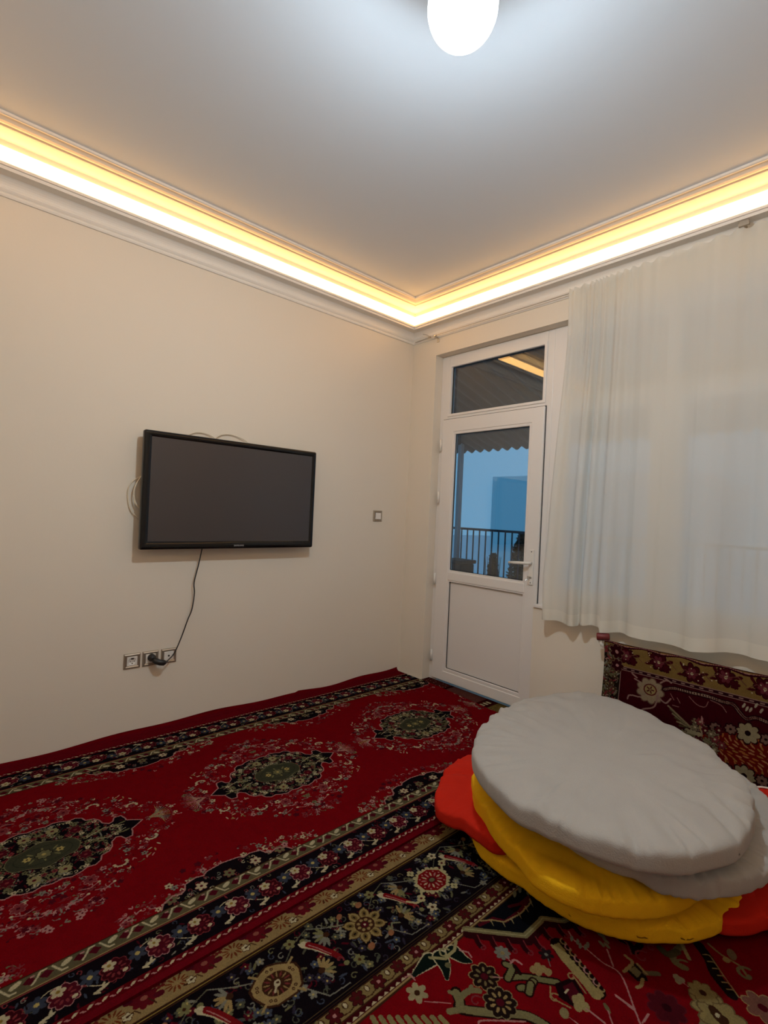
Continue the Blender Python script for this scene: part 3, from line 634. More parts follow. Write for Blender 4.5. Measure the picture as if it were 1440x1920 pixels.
tr = nt.nodes.new('ShaderNodeBsdfTransparent'); tr.inputs[0].default_value = (.94, .97, .98, 1); fr = nt.nodes.new('ShaderNodeFresnel'); fr.inputs[0].default_value = 1.75
geo = nt.nodes.new('ShaderNodeNewGeometry'); nf = nt.nodes.new('ShaderNodeMath'); nf.operation = 'SUBTRACT'; nf.inputs[0].default_value = 1; nt.links.new(geo.outputs['Backfacing'], nf.inputs[1])
fm = nt.nodes.new('ShaderNodeMath'); fm.operation = 'MULTIPLY'; nt.links.new(fr.outputs[0], fm.inputs[0]); nt.links.new(nf.outputs[0], fm.inputs[1])
mx = nt.nodes.new('ShaderNodeMixShader'); nt.links.new(fm.outputs[0], mx.inputs[0]); nt.links.new(tr.outputs[0], mx.inputs[1]); nt.links.new(gl.outputs[0], mx.inputs[2]); nt.links.new(mx.outputs[0], o_.inputs[0])
m_sheer = bpy.data.materials.new('sheer_white_curtain'); m_sheer.use_nodes = True
nt = m_sheer.node_tree; nt.nodes.clear()
def sheer(nt, a_trans, a_transl):
    o_ = nt.nodes.new('ShaderNodeOutputMaterial'); df = nt.nodes.new('ShaderNodeBsdfDiffuse'); tl = nt.nodes.new('ShaderNodeBsdfTranslucent'); tp = nt.nodes.new('ShaderNodeBsdfTransparent')
    tc = nt.nodes.new('ShaderNodeTexCoord'); w = nt.nodes.new('ShaderNodeTexNoise'); w.inputs['Scale'].default_value = 300; nt.links.new(tc.outputs['Object'], w.inputs['Vector'])
    bp = nt.nodes.new('ShaderNodeBump'); bp.inputs['Strength'].default_value = .15; bp.inputs['Distance'].default_value = .001; nt.links.new(w.outputs['Fac'], bp.inputs['Height']); nt.links.new(bp.outputs[0], df.inputs['Normal'])
    df.inputs[0].default_value = (.80, .77, .69, 1); tl.inputs[0].default_value = (.85, .88, .86, 1)
    a = nt.nodes.new('ShaderNodeMixShader'); a.inputs[0].default_value = a_transl; nt.links.new(df.outputs[0], a.inputs[1]); nt.links.new(tl.outputs[0], a.inputs[2])
    b = nt.nodes.new('ShaderNodeMixShader'); b.inputs[0].default_value = a_trans; nt.links.new(a.outputs[0], b.inputs[1]); nt.links.new(tp.outputs[0], b.inputs[2]); nt.links.new(b.outputs[0], o_.inputs[0])
sheer(nt, .10, .33)
m_hem = bpy.data.materials.new('double_curtain_hem'); m_hem.use_nodes = True; m_hem.node_tree.nodes.clear(); sheer(m_hem.node_tree, .02, .25)

# ---------------------------------------------------------------- the room
WX, WY, CZ, XF = -3.48, -3.86, 2.95, .08          # room from (WX, WY) to (0, 0); window frames sit at x = XF
OY0, OY1, OZ = -.258, -3.45, 2.556                # opening of the door and window together
SILL = .745; DY = -1.211                          # the wall below the window starts at DY
struct = lambda o: tag(o, kind='structure')
struct(B().box((WX-.2, WY-.2, -.05), (.24, .2, 0)).out('floor', m_floor))
struct(B().box((WX-.2, WY-.2, CZ), (.24, .2, CZ+.12)).out('ceiling', m_ceil))
struct(B().box((WX-.2, 0, 0), (.24, .2, CZ)).out('wall_left', m_wall))
struct(B().box((WX-.2, WY-.2, 0), (.24, WY, CZ)).out('wall_near', m_wall))
struct(B().box((WX-.2, WY, 0), (WX, 0, CZ)).out('wall_back', m_wall))
w = B(); w.box((0, OY0, 0), (.22, 0, CZ)); w.box((0, OY1, OZ), (.22, OY0, CZ)); w.box((0, OY1, 0), (.22, DY, SILL)); w.box((0, WY, 0), (.22, OY1, CZ))
struct(w.out('wall_right', m_wall))
def sweep(name, prof, mat, closed=False, label=None):
    """profile (distance from the wall, height) carried round the four walls with mitred corners"""
    n = len(prof); V = []
    for cx, cy, sx, sy in ((0, 0, -1, -1), (WX, 0, 1, -1), (WX, WY, 1, 1), (0, WY, -1, 1)):
        V += [(cx+sx*a, cy+sy*a, z) for a, z in prof]
    F = []
    for c in range(4):
        for i in range(n if closed else n-1):
            j = (i+1) % n; k = ((c+1) % 4)*n; F.append((c*n+i, c*n+j, k+j, k+i))
    return mk(name, V, F, mat, None, False, None, label)
cove = [(.0, 2.690), (.008, 2.690), (.012, 2.697), (.012, 2.704), (.007, 2.709), (.013, 2.714), (.018, 2.722), (.018, 2.730), (.012, 2.735)]
cove += [(.012+.085*(1-math.cos(t)), 2.735+.052*math.sin(t)) for t in np.linspace(.15, math.pi/2, 9)]
cove += [(.103, 2.787), (.103, 2.799), (.098, 2.802), (.094, 2.799), (.094, 2.772), (.0, 2.772)]
struct(sweep('trim_1', cove, m_trim))
bead = [(.122, CZ+.002), (.122, 2.941), (.127, 2.938), (.133, 2.938), (.137, 2.942), (.140, 2.944), (.150, 2.940), (.165, 2.935), (.182, 2.936), (.196, 2.942), (.205, 2.945), (.212, 2.940), (.220, 2.938), (.227, 2.941), (.230, CZ+.002)]
struct(sweep('trim_2', bead, m_trim))
st = sweep('led_strip', [(.0005, 2.832), (.006, 2.834), (.006, 2.921), (.0005, 2.923)], m_strip)
tag(st, 'glowing warm light strip above the cornice ledge around the ceiling', 'light')

# hanging bulb inside a shell that imitates its bloom, just inside the upper edge of the picture
LX, LY, LZ, LR = -1.865, -2.035, 2.715, .098
lp = thing('ceiling_lamp', (LX, LY, LZ-LR), 'round white glowing bulb hanging below the middle of the ceiling', 'lamp')
gl_ = [(LR*math.sin(a), LZ-LR*math.cos(a)) for a in np.linspace(0, 2.25, 24)]
B().disc((LX, LY, 0), (0, 0, 1), [(z, r) for r, z in gl_], 40).out('bulb_bloom', m_lamp, lp, True)
B().disc((LX, LY, 0), (0, 0, 1), [(LZ-.052*math.cos(a)-.004, .045*math.sin(a)) for a in np.linspace(0.02, 1.60, 14)], 28).out('light_core', m_core, lp, True)
B().disc((LX, LY, LZ-.002), (0, 0, 1), [(0, .058), (.006, .058), (.05, .030), (.09, .028)], 28).out('upspill_shield', m_white, lp)  # opaque disc added to keep the core's light off the ceiling
zt_, rt_ = gl_[-1][1], gl_[-1][0]
B().disc((LX, LY, 0), (0, 0, 1), [(zt_-.02, .04), (zt_, rt_-.001), (zt_+.02, .060), (zt_+.05, .040), (zt_+.075, .028)], 32).out('bulb_housing', m_white, lp, True)
B().disc((LX, LY, 0), (0, 0, 1), [(zt_+.07, .026), (zt_+.11, .026), (CZ-.02, .012), (CZ-.02, .045), (CZ, .048)], 24).out('socket', m_white, lp, True)

# ---------------------------------------------------------------- door, transom, window frame
def pane(name, x, y0, z0, y1, z1, parent, label=None): return box(name, (x, min(y0, y1), z0), (x+.005, max(y0, y1), z1), m_glass, parent, label=label)
FY0, FY1 = OY0, -1.235
d1 = thing('door_1', (XF, (FY0+FY1)/2, 0), kind='structure')
fr = B(); X0, X1 = XF, XF+.07
fr.box((X0, -.335, 0), (X1, FY0, OZ)); fr.box((X0, FY1, 0), (X1, -1.185, OZ)); fr.box((X0, FY1+.05, 2.48), (X1, -.335, OZ)); fr.box((X0, FY1+.05, 2.035), (X1, -.335, 2.085))
fr.out('frame', m_upvc, d1, bevel=.004)
# bead and glass of the transom
ring('glazing_bead', 0, X0-.008, X0+.02, (-1.186, 2.074, -.334, 2.484), (-1.165, 2.094, -.361, 2.462), m_upvc, d1, .004)
pane('transom_pane', X0+.022, -1.187, 2.075, -.334, 2.482, d1); pane('transom_pane', X0+.038, -1.187, 2.075, -.334, 2.482, d1)
ring('gasket', 0, X0+.012, X0+.021, (-1.170, 2.088, -.355, 2.468), (-1.162, 2.097, -.364, 2.459), m_gasket, d1)
# the leaf
LX0 = XF-.018; LX1 = XF+.035
lf = ring('leaf', 0, LX0, LX1, (-1.192, .022, -.302, 2.050), (-1.098, .098, -.418, 1.948), m_upvc, d1, .006)
B().box((LX0, -1.10, .795), (LX1, -.417, .872)).out('mid_rail', m_upvc, lf, bevel=.012, seg=3)
ring('glazing_bead', 0, LX0+.004, LX0+.022, (-1.100, .868, -.416, 1.950), (-1.081, .879, -.431, 1.929), m_upvc, lf, .004)
ring('gasket', 0, LX0+.016, LX0+.024, (-1.084, .876, -.428, 1.932), (-1.078, .882, -.434, 1.926), m_gasket, lf)
pane('glass_pane', LX0+.026, -1.099, .872, -.417, 1.949, lf); pane('glass_pane', LX0+.044, -1.099, .872, -.417, 1.949, lf)
ring('glazing_bead', 0, LX0+.004, LX0+.020, (-1.100, .096, -.416, .797), (-1.086, .122, -.434, .790), m_upvc, lf, .004)
ring('gasket', 0, LX0+.014, LX0+.0215, (-1.088, .120, -.432, .792), (-1.083, .125, -.437, .787), m_gasket, lf)
box('door_panel', (LX0+.021, -1.10, .097), (LX1-.008, -.417, .80), m_upvc2, lf)
ring('leaf_gap_shade', 0, XF-.0035, XF+.002, (-1.197, .018, -.299, 2.055), (-1.185, .03, -.31, 2.043), m_gasket, lf)  # dark ring standing in for the shaded gap around the leaf
for z in (1.850, 1.440, .795, .195): B().tube([(LX0-.006, -.296, z-.045), (LX0-.006, -.296, z+.045)], .009, 10).out('hinge', m_white, lf, True)
hp = B().box((LX0-.009, -1.166, .862), (LX0, -1.130, 1.098)).out('handle_plate', m_white, d1, bevel=.005)
hh = B(); hh.tube([(LX0-.006, -1.148, 1.008), (LX0-.030, -1.148, 1.008), (LX0-.044, -1.140, 1.008), (LX0-.048, -1.118, 1.006), (LX0-.048, -1.06, 1.003), (LX0-.046, -1.000, 1.000)], [.010, .010, .0105, .0105, .010, .0085], 12)
hh.out('lever', m_white, hp, True)
B().disc((LX0-.009, -1.148, .915), (-1, 0, 0), [(0, .009), (.004, .0085)], 16).out('lock', m_steel, hp, True)
kb = B(); kb.box((LX0-.034, -1.1495, .911), (LX0-.012, -1.1465, .919)); kb.box((LX0-.046, -1.1495, .899), (LX0-.034, -1.1465, .925)); kb.tube([(LX0-.036, -1.148, .91), (LX0-.05, -1.135, .893), (LX0-.048, -1.122, .889)], .0015, 6)
tag(kb.out('key', m_steel, None), 'small steel key in the lock below the white door handle', 'key')
for z in (1.083, .877): B().disc((LX0-.009, -1.148, z), (-1, 0, 0), [(0, .004), (.0015, .003)], 10).out('screw', m_gasket, hp, True)
# window frame beside it, behind the curtain
w1 = thing('window_1', (XF, -2.3, SILL), kind='structure')
wf = B(); ys = [-1.236, -1.95, -2.67, -3.44]
for y, q in ((-1.279, .043), (-1.95, .028), (-2.69, .028), (-3.42, .028)): wf.box((XF, y-q, SILL+.06), (XF+.07, y+q, OZ-.07))
wf.box((XF, -3.44, SILL), (XF+.07, -1.236, SILL+.06)); wf.box((XF, -3.44, OZ-.07), (XF+.07, -1.236, OZ)); wf.box((XF+.002, -3.44, 2.04), (XF+.068, -1.30, 2.09))
wf.out('frame', m_upvc, w1)
for a, b in ((-1.305, -1.922), (-1.978, -2.662), (-2.718, -3.392)):
    ring('sash', 0, XF-.014, XF+.03, (b, SILL+.062, a, 2.038), (b+.06, SILL+.13, a-.06, 1.975), m_upvc, w1, .004)
    pane('glass_pane', XF+.02, b+.05, SILL+.12, a-.05, 1.985, w1); pane('glass_pane', XF+.022, b-.01, 2.08, a+.01, OZ-.06, w1)
sl = B().box((-.012, -3.45, SILL-.012), (XF+.01, DY-.005, SILL+.006)).out('sill', m_upvc, w1, bevel=.003)

# ---------------------------------------------------------------- rugs
c1 = paint_medallion_rug(); c2 = paint_corner_rug(); c3 = paint_wall_rug(); c4 = paint_threshold_mat()
G_ = (.44, .46, .48)
m_r1 = woven('red_medallion_weave', c1, G_); m_r2 = woven('corner_rug_weave', c2, G_); m_r3 = woven('wall_rug_weave', c3, G_); m_r4 = woven('threshold_mat_weave', c4, G_)
def uvxy(c): return lambda v: ((v.x-c.x0)/(c.x1-c.x0), (v.y-c.y0)/(c.y1-c.y0))
def grid(xs, ys, f, thick):
    """slab with a top surface f(x, y) -> (x, y, z); returns verts, faces"""
    V = []; F = []; nx, ny = len(xs), len(ys)
    for k in (0, 1):
        for x in xs:
            for y in ys: p = f(x, y); V.append((p[0], p[1], p[2]-(thick if k else 0)))
    I = lambda k, i, j: k*nx*ny+i*ny+j
    for i in range(nx-1):
        for j in range(ny-1):
            F.append((I(0, i, j), I(0, i+1, j), I(0, i+1, j+1), I(0, i, j+1))); F.append((I(1, i, j), I(1, i, j+1), I(1, i+1, j+1), I(1, i+1, j)))
    for i in range(nx-1):
        for j in (0, ny-1): F.append((I(0, i, j), I(1, i, j), I(1, i+1, j), I(0, i+1, j)))
    for j in range(ny-1):
        for i in (0, nx-1): F.append((I(0, i, j), I(0, i, j+1), I(1, i, j+1), I(1, i, j)))
    return V, F
def f1(x, y):
    z = .0125+.0012*noise.noise(Vector((x*3, y*3, 0)))
    if y > -.035:                                   # the far edge curls up against the wall
        t = (y+.035)/.095; up = (.022+.012*math.sin(x*3.1+.5)+.006*math.sin(x*11))*(1.25 if x > -1 else .8)
        return (x, -.035+.029*math.sin(min(1, t)*1.4), z+up*t*t)
    return (x, y, z)
xs = list(np.linspace(-3.46, -.09, 130)); ys = list(np.linspace(-1.600, .055, 80))
xs += [-.075, -.060, -.048, -.036]
def f1b(x, y):
    p = f1(x, y)
    if x > -.09 and y < -.45: e = -.036-.05*min(1, (-.45-y)/.55); p = (-.09+(x+.09)*(e+.09)/.054, p[1], p[2])
    return p
V, F = grid(xs, ys, f1b, .0085)
nu = len(ys); PX = [(x, y) for _ in (0, 1) for x in xs for y in ys]
rug1 = mk('medallion_rug', V, F, m_r1)
l = rug1.data.uv_layers.new(name='UVMap')
for lp_ in rug1.data.loops: x, y = PX[lp_.vertex_index]; l.data[lp_.index].uv = ((x-c1.x0)/(c1.x1-c1.x0), (y-c1.y0)/(c1.y1-c1.y0))
tag(rug1, 'long red rug with a row of dark medallions lying below the television wall', 'rug')
V, F = grid(list(np.linspace(-3.46, -.30, 60)), list(np.linspace(-3.84, -1.55, 50)), lambda x, y: (x, y, .0085+.0006*noise.noise(Vector((x*4, y*4, 5)))*(1 if y < -1.65 else 0)-(.0055 if y > -1.605 else 0)), .0075 if False else .0025)
tag(mk('corner_rug', V, F, m_r2, uv=uvxy(c2)), 'red rug with a wide dark flowered border lying in front of the medallion rug', 'rug')
V, F = grid(list(np.linspace(-.088, .079, 8)), list(np.linspace(-1.19, -.262, 30)), lambda x, y: (x, y, .0038+.0007*noise.noise(Vector((x*20, y*20, 2)))), .003)
tag(mk('threshold_mat', V, F, m_r4, uv=uvxy(c4)), 'worn brown patterned mat strip under the balcony door', 'mat')
# rug hung over the radiator
def f3(s, t):
    y = -1.735-s; w = .004*math.sin(s*9)+.003*math.sin(s*23+1)
    if t > .60: a = (t-.60)/.05*math.pi/2; return (-.118-.012*math.cos(min(a, 1.57))+.012+(-.012)+w*.3, y, .606+.045*math.sin(min(a, 1.57))-.002*math.sin(s*12))
    return (-.130+w*(1-t), y+.006*math.sin(t*9), .006+t)
ss = list(np.linspace(0, 1.85, 80)); ts = list(np.linspace(0, .595, 24))+[.61, .62, .63, .64, .65]
V = []; F = []; n = len(ts)
for k in (0, 1):
    for s_ in ss:
        for t_ in ts: p = f3(s_, t_); V.append((p[0]+.008*k, p[1], p[2]-(.008*k if t_ > .6 else 0)))
for k in (0, 1):
    for i in range(len(ss)-1):
        for j in range(n-1): q = k*len(ss)*n; F.append((q+i*n+j, q+(i+1)*n+j, q+(i+1)*n+j+1, q+i*n+j+1))
q = len(ss)*n
for i in range(len(ss)-1):
    for j in (0, n-1): F.append((i*n+j, (i+1)*n+j, q+(i+1)*n+j, q+i*n+j))
for j in range(n-1):
    for i in (0, len(ss)-1): F.append((i*n+j, i*n+j+1, q+i*n+j+1, q+i*n+j))
PT = [(1.735+s_, t_) for _ in (0, 1) for s_ in ss for t_ in ts]
rug3 = mk('hanging_rug', V, F, m_r3)
l = rug3.data.uv_layers.new(name='UVMap')
for lp_ in rug3.data.loops: s_, t_ = PT[lp_.vertex_index]; l.data[lp_.index].uv = ((s_-c3.x0)/(c3.x1-c3.x0), (t_+.006-c3.y0)/(c3.y1-c3.y0))
tag(rug3, 'dark burgundy flowered rug hanging over the radiator below the window curtain', 'rug')
rd = thing('radiator', (-.07, -2.6, .08), 'white radiator behind the hanging rug, only its dark red valve cap showing', 'radiator')
b = B(); b.box((-.092, -3.50, .10), (-.03, -1.80, .56))
b.out('panel', m_white, rd, bevel=.01)
b = B(); b.tube([(-.065, -1.80, .60), (-.070, -1.745, .60), (-.085, -1.705, .612), (-.092, -1.70, .640)], [.011, .011, .013, .016], 12); b.tube([(-.068, -1.765, .60), (-.068, -1.768, .3), (-.03, -1.768, .25), (-.006, -1.768, .25)], .008, 8)
b.out('valve', m_white, rd, True)
B().disc((-.098, -1.715, .660), Vector((-.35, .90, -.1)), [(-.035, .014), (-.03, .020), (.028, .021), (.032, .019), (.032, .015), (.012, .014)], 20).out('valve_cap', m_redcap, rd, True, label='dark red round valve cap')

# ---------------------------------------------------------------- television, sockets, switch, cables
TX0, TX1, TZ0, TZ1, TY = -2.082, -.976, 1.040, 1.690, -.100
tv = thing('television', ((TX0+TX1)/2, -.06, TZ0), 'large black flat television mounted on the cream wall', 'television')
V = []; F = []
def rr(x0, z0, x1, z1, r, y, n=5):
    P = []
    for cx, cz, a0 in ((x1-r, z1-r, 0), (x0+r, z1-r, 90), (x0+r, z0+r, 180), (x1-r, z0+r, 270)):
        P += [(cx+r*math.cos(math.radians(a0+90*k/n)), y, cz+r*math.sin(math.radians(a0+90*k/n))) for k in range(n+1)]
    return P
loops = [rr(TX0+.03, TZ0+.03, TX1-.03, TZ1-.03, .01, -.045), rr(TX0+.004, TZ0+.004, TX1-.004, TZ1-.004, .01, -.055), rr(TX0, TZ0, TX1, TZ1, .010, -.066), rr(TX0, TZ0, TX1, TZ1, .010, -.090), rr(TX0+.003, TZ0+.003, TX1-.003, TZ1-.003, .009, -.097),
         rr(TX0+.010, TZ0+.010, TX1-.010, TZ1-.010, .006, TY), rr(TX0+.034, TZ0+.040, TX1-.028, TZ1-.030, .003, TY+.001), rr(TX0+.040, TZ0+.046, TX1-.034, TZ1-.034, .002, TY+.007)]
n = len(loops[0])
for L_ in loops: V += L_
for i in range(len(loops)-1):
    for k in range(n): F.append((i*n+k, i*n+(k+1) % n, (i+1)*n+(k+1) % n, (i+1)*n+k))
F.append(tuple(range(n))); 
mk('bezel', V, F, m_black, tv, True)
box('screen', (TX0+.036, TY+.006, TZ0+.042), (TX1-.030, TY+.012, TZ1-.031), m_screen, tv)
box('back_cover', (TX0+.16, -.046, TZ0+.10), (TX1-.16, -.022, TZ1-.12), m_black2, tv, .01)
b = B(); b.box((-1.75, -.026, 1.2), (-1.71, -.001, 1.55)); b.box((-1.37, -.026, 1.2), (-1.33, -.001, 1.55)); b.box((-1.8, -.012, 1.34), (-1.28, -.001, 1.42)); b.out('wall_bracket', m_black2, tv)
cu = bpy.data.curves.new('t', 'FONT'); cu.body = 'SAMSUNG'; cu.size = .0135; cu.align_x = 'CENTER'; cu.extrude = .0004; cu.space_character = 1.08
to = bpy.data.objects.new('t', cu); COL.objects.link(to); bpy.context.view_layer.update()
me = bpy.data.meshes.new_from_object(to); bpy.data.objects.remove(to)
VV = [((v.co.x*1.0)-1.515, TY-.0008-v.co.z, v.co.y+1.0545) for v in me.vertices]; FF = [tuple(p.vertices) for p in me.polygons]
mk('lettering', VV, FF, m_text, tv)

def plate(name, x0, x1, z0, z1, label, cat, group=None):
    t = thing(name, ((x0+x1)/2, 0, z0), label, cat, group); i = .017; y = -.0095
    o = [(x0, -.0005, z0), (x1, -.0005, z0), (x1, -.0005, z1), (x0, -.0005, z1)]; a = [(x0+.002, y+.003, z0+.002), (x1-.002, y+.003, z0+.002), (x1-.002, y+.003, z1-.002), (x0+.002, y+.003, z1-.002)]
    e = [(x0+.008, y, z0+.008), (x1-.008, y, z0+.008), (x1-.008, y, z1-.008), (x0+.008, y, z1-.008)]; g = [(x0+i, y+.004, z0+i), (x1-i, y+.004, z0+i), (x1-i, y+.004, z1-i), (x0+i, y+.004, z1-i)]
    V = o+a+e+g; F = [(4*k+j, 4*k+(j+1) % 4, 4*k+4+(j+1) % 4, 4*k+4+j) for k in range(3) for j in range(4)]+[(0, 1, 2, 3)]
    mk('cover_frame', V, F, m_silver, t); return t, (x0+i, x1-i, z0+i, z1-i), y
SX = [(-2.111, -2.024), (-2.014, -1.927), (-1.914, -1.827)]; SZ = (.377, .460)
t, (a, b_, c_, d__), y = plate('wall_socket', *SX[0], *SZ, 'leftmost wall socket in a silver frame, empty, with its round face showing', 'socket')
box('insert', (a, y+.001, c_), (b_, y+.006, d__), m_white, t, .001)
cx, cz = (a+b_)/2, (c_+d__)/2
B().disc((cx, y+.001, cz), (0, -1, 0), [(0, .023), (.0012, .022), (.0012, .0205), (-.0002+.0004, .020)], 28).out('face', m_white, t, True)
h = B()
for dx, dz, r in ((-.0095, 0, .0026), (.0095, 0, .0026), (0, -.012, .003), (0, .0, .0014)): h.disc((cx+dx, y-.0002, cz+dz), (0, -1, 0), [(0, r), (.0005, r)], 10)
h.box((cx-.007, y-.0007, cz+.010), (cx+.007, y, cz+.0175)); h.out('holes', m_gasket, t)
t, (a, b_, c_, d__), y = plate('wall_socket', *SX[1], *SZ, 'middle wall socket in a silver frame with the black plug in it', 'socket')
box('insert', (a, y+.001, c_), (b_, y+.006, d__), m_white, t, .001)
t, (a, b_, c_, d__), y = plate('antenna_socket', *SX[2], *SZ, 'rightmost silver framed wall plate with one small round antenna hole', 'socket')
box('insert', (a, y+.001, c_), (b_, y+.006, d__), m_white, t, .001)
B().disc(((a+b_)/2-.001, y+.001, (c_+d__)/2), (0, -1, 0), [(0, .0055), (.002, .005)], 14).out('antenna_hole', m_gasket, t)
t, (a, b_, c_, d__), y = plate('light_switch', -.361, -.271, 1.227, 1.313, 'small silver framed light switch with white rocker near the room corner', 'switch')
rk = box('rocker', (a+.001, y-.004, c_+.001), (b_-.001, y+.004, d__-.001), m_white, t, .002)
# plug and its cord: one thing
pc = thing('power_cord', (-1.97, -.03, .42), 'black power cord hanging from the television to the middle wall socket', 'cord')
pl = B(); pl.disc((-1.968, -.010, .424), (0, -1, 0), [(0, .021), (.012, .021), (.018, .019), (.028, .014), (.032, .006)], 24); pl.out('plug', m_black2, pc, True)
pl = B(); pl.tube([(-1.966, -.030, .420), (-1.954, -.046, .410), (-1.936, -.058, .402), (-1.916, -.060, .398), (-1.904, -.058, .398)], [.014, .0165, .0165, .0165, .009], 14); pl.out('plug_grip', m_black2, pc, True)
def spline(P, n=6):
    P = [Vector(p) for p in P]; Q = [P[0]*2-P[1]]+P+[P[-1]*2-P[-2]]; out = []
    for i in range(1, len(Q)-2):
        a, b, c, d = Q[i-1:i+3]
        for k in range(n): t = k/n; out.append(.5*(2*b+(c-a)*t+(2*a-5*b+4*c-d)*t*t+(3*b-a-3*c+d)*t**3))
    out.append(P[-1]); return out
cp = [(-1.718, -.041, 1.041)]
for px, py, y in ((372, 1060, -.04), (364, 1092, -.035), (364.5, 1112, -.03), (360, 1142, -.03), (352, 1162, -.032), (340, 1195, -.036), (327, 1224, -.044), (315, 1238, -.052)): cp.append(tuple(hit(px, py, 1, y)))
cp.append((-1.905, -.058, .398))
B().tube(spline(cp), .0036, 8).out('cable', m_black2, pc, True)
B().tube(spline([(-1.84, -.03, 1.66), (-1.825, -.02, 1.695), (-1.774, -.012, 1.722), (-1.71, -.012, 1.722), (-1.66, -.02, 1.70), (-1.65, -.03, 1.66)]), .003, 8).out('antenna_cable', m_cable)
tag(bpy.data.objects['antenna_cable'], 'left loop of thin pale cable showing above the top edge of the television', 'cable')
o = B().tube(spline([(-1.68, -.035, 1.66), (-1.655, -.028, 1.708), (-1.60, -.012, 1.734), (-1.53, -.012, 1.735), (-1.46, -.02, 1.71), (-1.43, -.03, 1.66)]), .003, 8).out('antenna_cable', m_cable, None, True)
tag(o, 'right loop of thin pale cable showing above the top edge of the television', 'cable')
o = B().tube(spline([(-2.03, -.04, 1.47), (-2.065, -.034, 1.445), (-2.098, -.028, 1.38), (-2.102, -.028, 1.32), (-2.08, -.034, 1.27), (-2.03, -.04, 1.25)]), .0042, 8).out('antenna_cable', m_cable, None, True)
tag(o, 'thick inner cream cable bulging out at the left edge of the television', 'cable')
o = B().tube(spline([(-2.03, -.018, 1.44), (-2.08, -.012, 1.43), (-2.120, -.008, 1.39), (-2.128, -.008, 1.33), (-2.11, -.010, 1.25), (-2.05, -.018, 1.19)]), .003, 8).out('antenna_cable', m_cable, None, True)
tag(o, 'thin outer grey cable bulging out at the left edge of the television', 'cable')

# ---------------------------------------------------------------- curtain on its wire
def wz(y): return 2.699+(.040*(-1.37-y)/1.0 if y < -1.37 else 0)*.9
wire = thing('curtain_wire', (-.05, -.054, 2.69), 'thin curtain wire stretched below the cornice above the door', 'wire')
B().tube([(-.022, y, wz(y)) if y > -.1 else (-.04, y, wz(y)) for y in (-.04, -.3, -.7, -1.1, -1.4, -2.0, -2.6, -3.2, WY+.03)], .0028, 8).out('wire', m_steel, wire, True)
b = B(); b.box((-.004, -.285, 2.655), (0, -.262, 2.700)); b.tube([(-.002, -.272, 2.690), (-.045, -.272, 2.697)], .005, 8); b.tube([(-.03, -.262, 2.694), (-.035, -.285, 2.700)], .007, 8); b.out('bracket', m_steel, wire)
b = B(); b.tube([(-.03, -.215, 2.703), (-.045, -.19, 2.720), (-.05, -.15, 2.735)], .003, 6); b.tube([(-.04, -.225, 2.698), (-.04, -.205, 2.700)], .007, 8); b.out('end_hook', m_steel, wire)
EDGE = [(2.70, -1.395), (2.518, -1.401), (2.37, -1.402), (2.13, -1.389), (1.87, -1.373), (1.41, -1.349), (1.21, -1.342), (.95, -1.328), (.69, -1.337)]
def lerp(T, z, c=0):
    T = sorted(T)
    if z <= T[0][0]: return T[0][1]
    for (a, b), (p, q) in zip(T, T[1:]):
        if z <= p: return b+(q-b)*(z-a)/(p-a)
    return T[-1][1]
HEM = [(-3.8, .70), (-2.46, .712), (-2.294, .708), (-2.159, .686), (-2.082, .684), (-1.85, .694), (-1.792, .695), (-1.70, .682), (-1.694, .712), (-1.62, .706), (-1.60, .700), (-1.55, .703), (-1.543, .682), (-1.48, .680), (-1.42, .692), (-1.337, .688)]
CY0, CY1 = -1.335, -3.72
def phase(y):                       # folds are close together at the left end and wide after it
    return (1.55-(-y-1.33)) if False else 0
PH = []; acc = 0; yy = CY0; YS = []
while yy > CY1:
    YS.append(yy); PH.append(acc); f = 7.5+4*math.sin(yy*23) if yy > -1.62 else (6 if yy > -1.8 else 3.6+1.3*math.sin(yy*2.7)); acc += TAU*f*.006*(1+.25*math.sin(yy*7)); yy -= .006
def fold(i, t):
    """how far the cloth stands off its rest plane, t = 0 at the wire, 1 at the hem"""
    y = YS[i]; p = PH[i]; a = (.006+.013*t) if y > -1.62 else (.008+.020*t)
    a *= 1+.6*noise.noise(Vector((y*4, 7, t)))
    v = math.sin(p+.5*t*math.sin(y*3)); v = math.copysign(abs(v)**.8, v)
    s = a*v+.008*t*math.sin(p*.37+2*t)+.004*(1-t)*math.sin(p*3.1)+.004*noise.noise(Vector((y*6, t*3, 1)))
    g = max(0, min(1, (t-.18)/.5)); s -= .035*g*math.exp(-((y+1.5455+.02*(1-t))/.010)**2)     # the deep slit near the left end
    s -= .022*math.exp(-((y+1.455)/.009)**2)*math.exp(-((t-.12)/.12)**2)+.022*math.exp(-((y+1.51)/.009)**2)*math.exp(-((t-.2)/.16)**2)
    return s
ROWS = 60
def cpos(i, t, off=0):
    y = YS[i]; zt = wz(y)+.014+.005*math.sin(PH[i]*3.1); zh = lerp(HEM, y); z = zt+(zh-zt)*t
    e = lerp(EDGE, z)-CY0; k = max(0, 1-(CY0-y)/.45); yy = y+e*k*(1-.0)
    x = -.060-.028*t-max(-.035, fold(i, t))
    if t < .01: x = -.058-.010*math.sin(PH[i]*3.1)
    return (min(x, -.030)-off, yy, z)
cur = thing('curtain', (-.07, -2.5, .69), 'sheer white curtain hanging on a wire in front of the window', 'curtain')
T = [k/ROWS for k in range(ROWS+1)]; V = []; F = []; n = len(T)
for i in range(len(YS)): V += [cpos(i, t) for t in T]
for i in range(len(YS)-1):
    for j in range(n-1): F.append((i*n+j, (i+1)*n+j, (i+1)*n+j+1, i*n+j+1))
mk('cloth', V, F, m_sheer, cur, True)
T2 = [.968, .976, .984, .992, 1.0005]; V = []; F = []; n = len(T2)
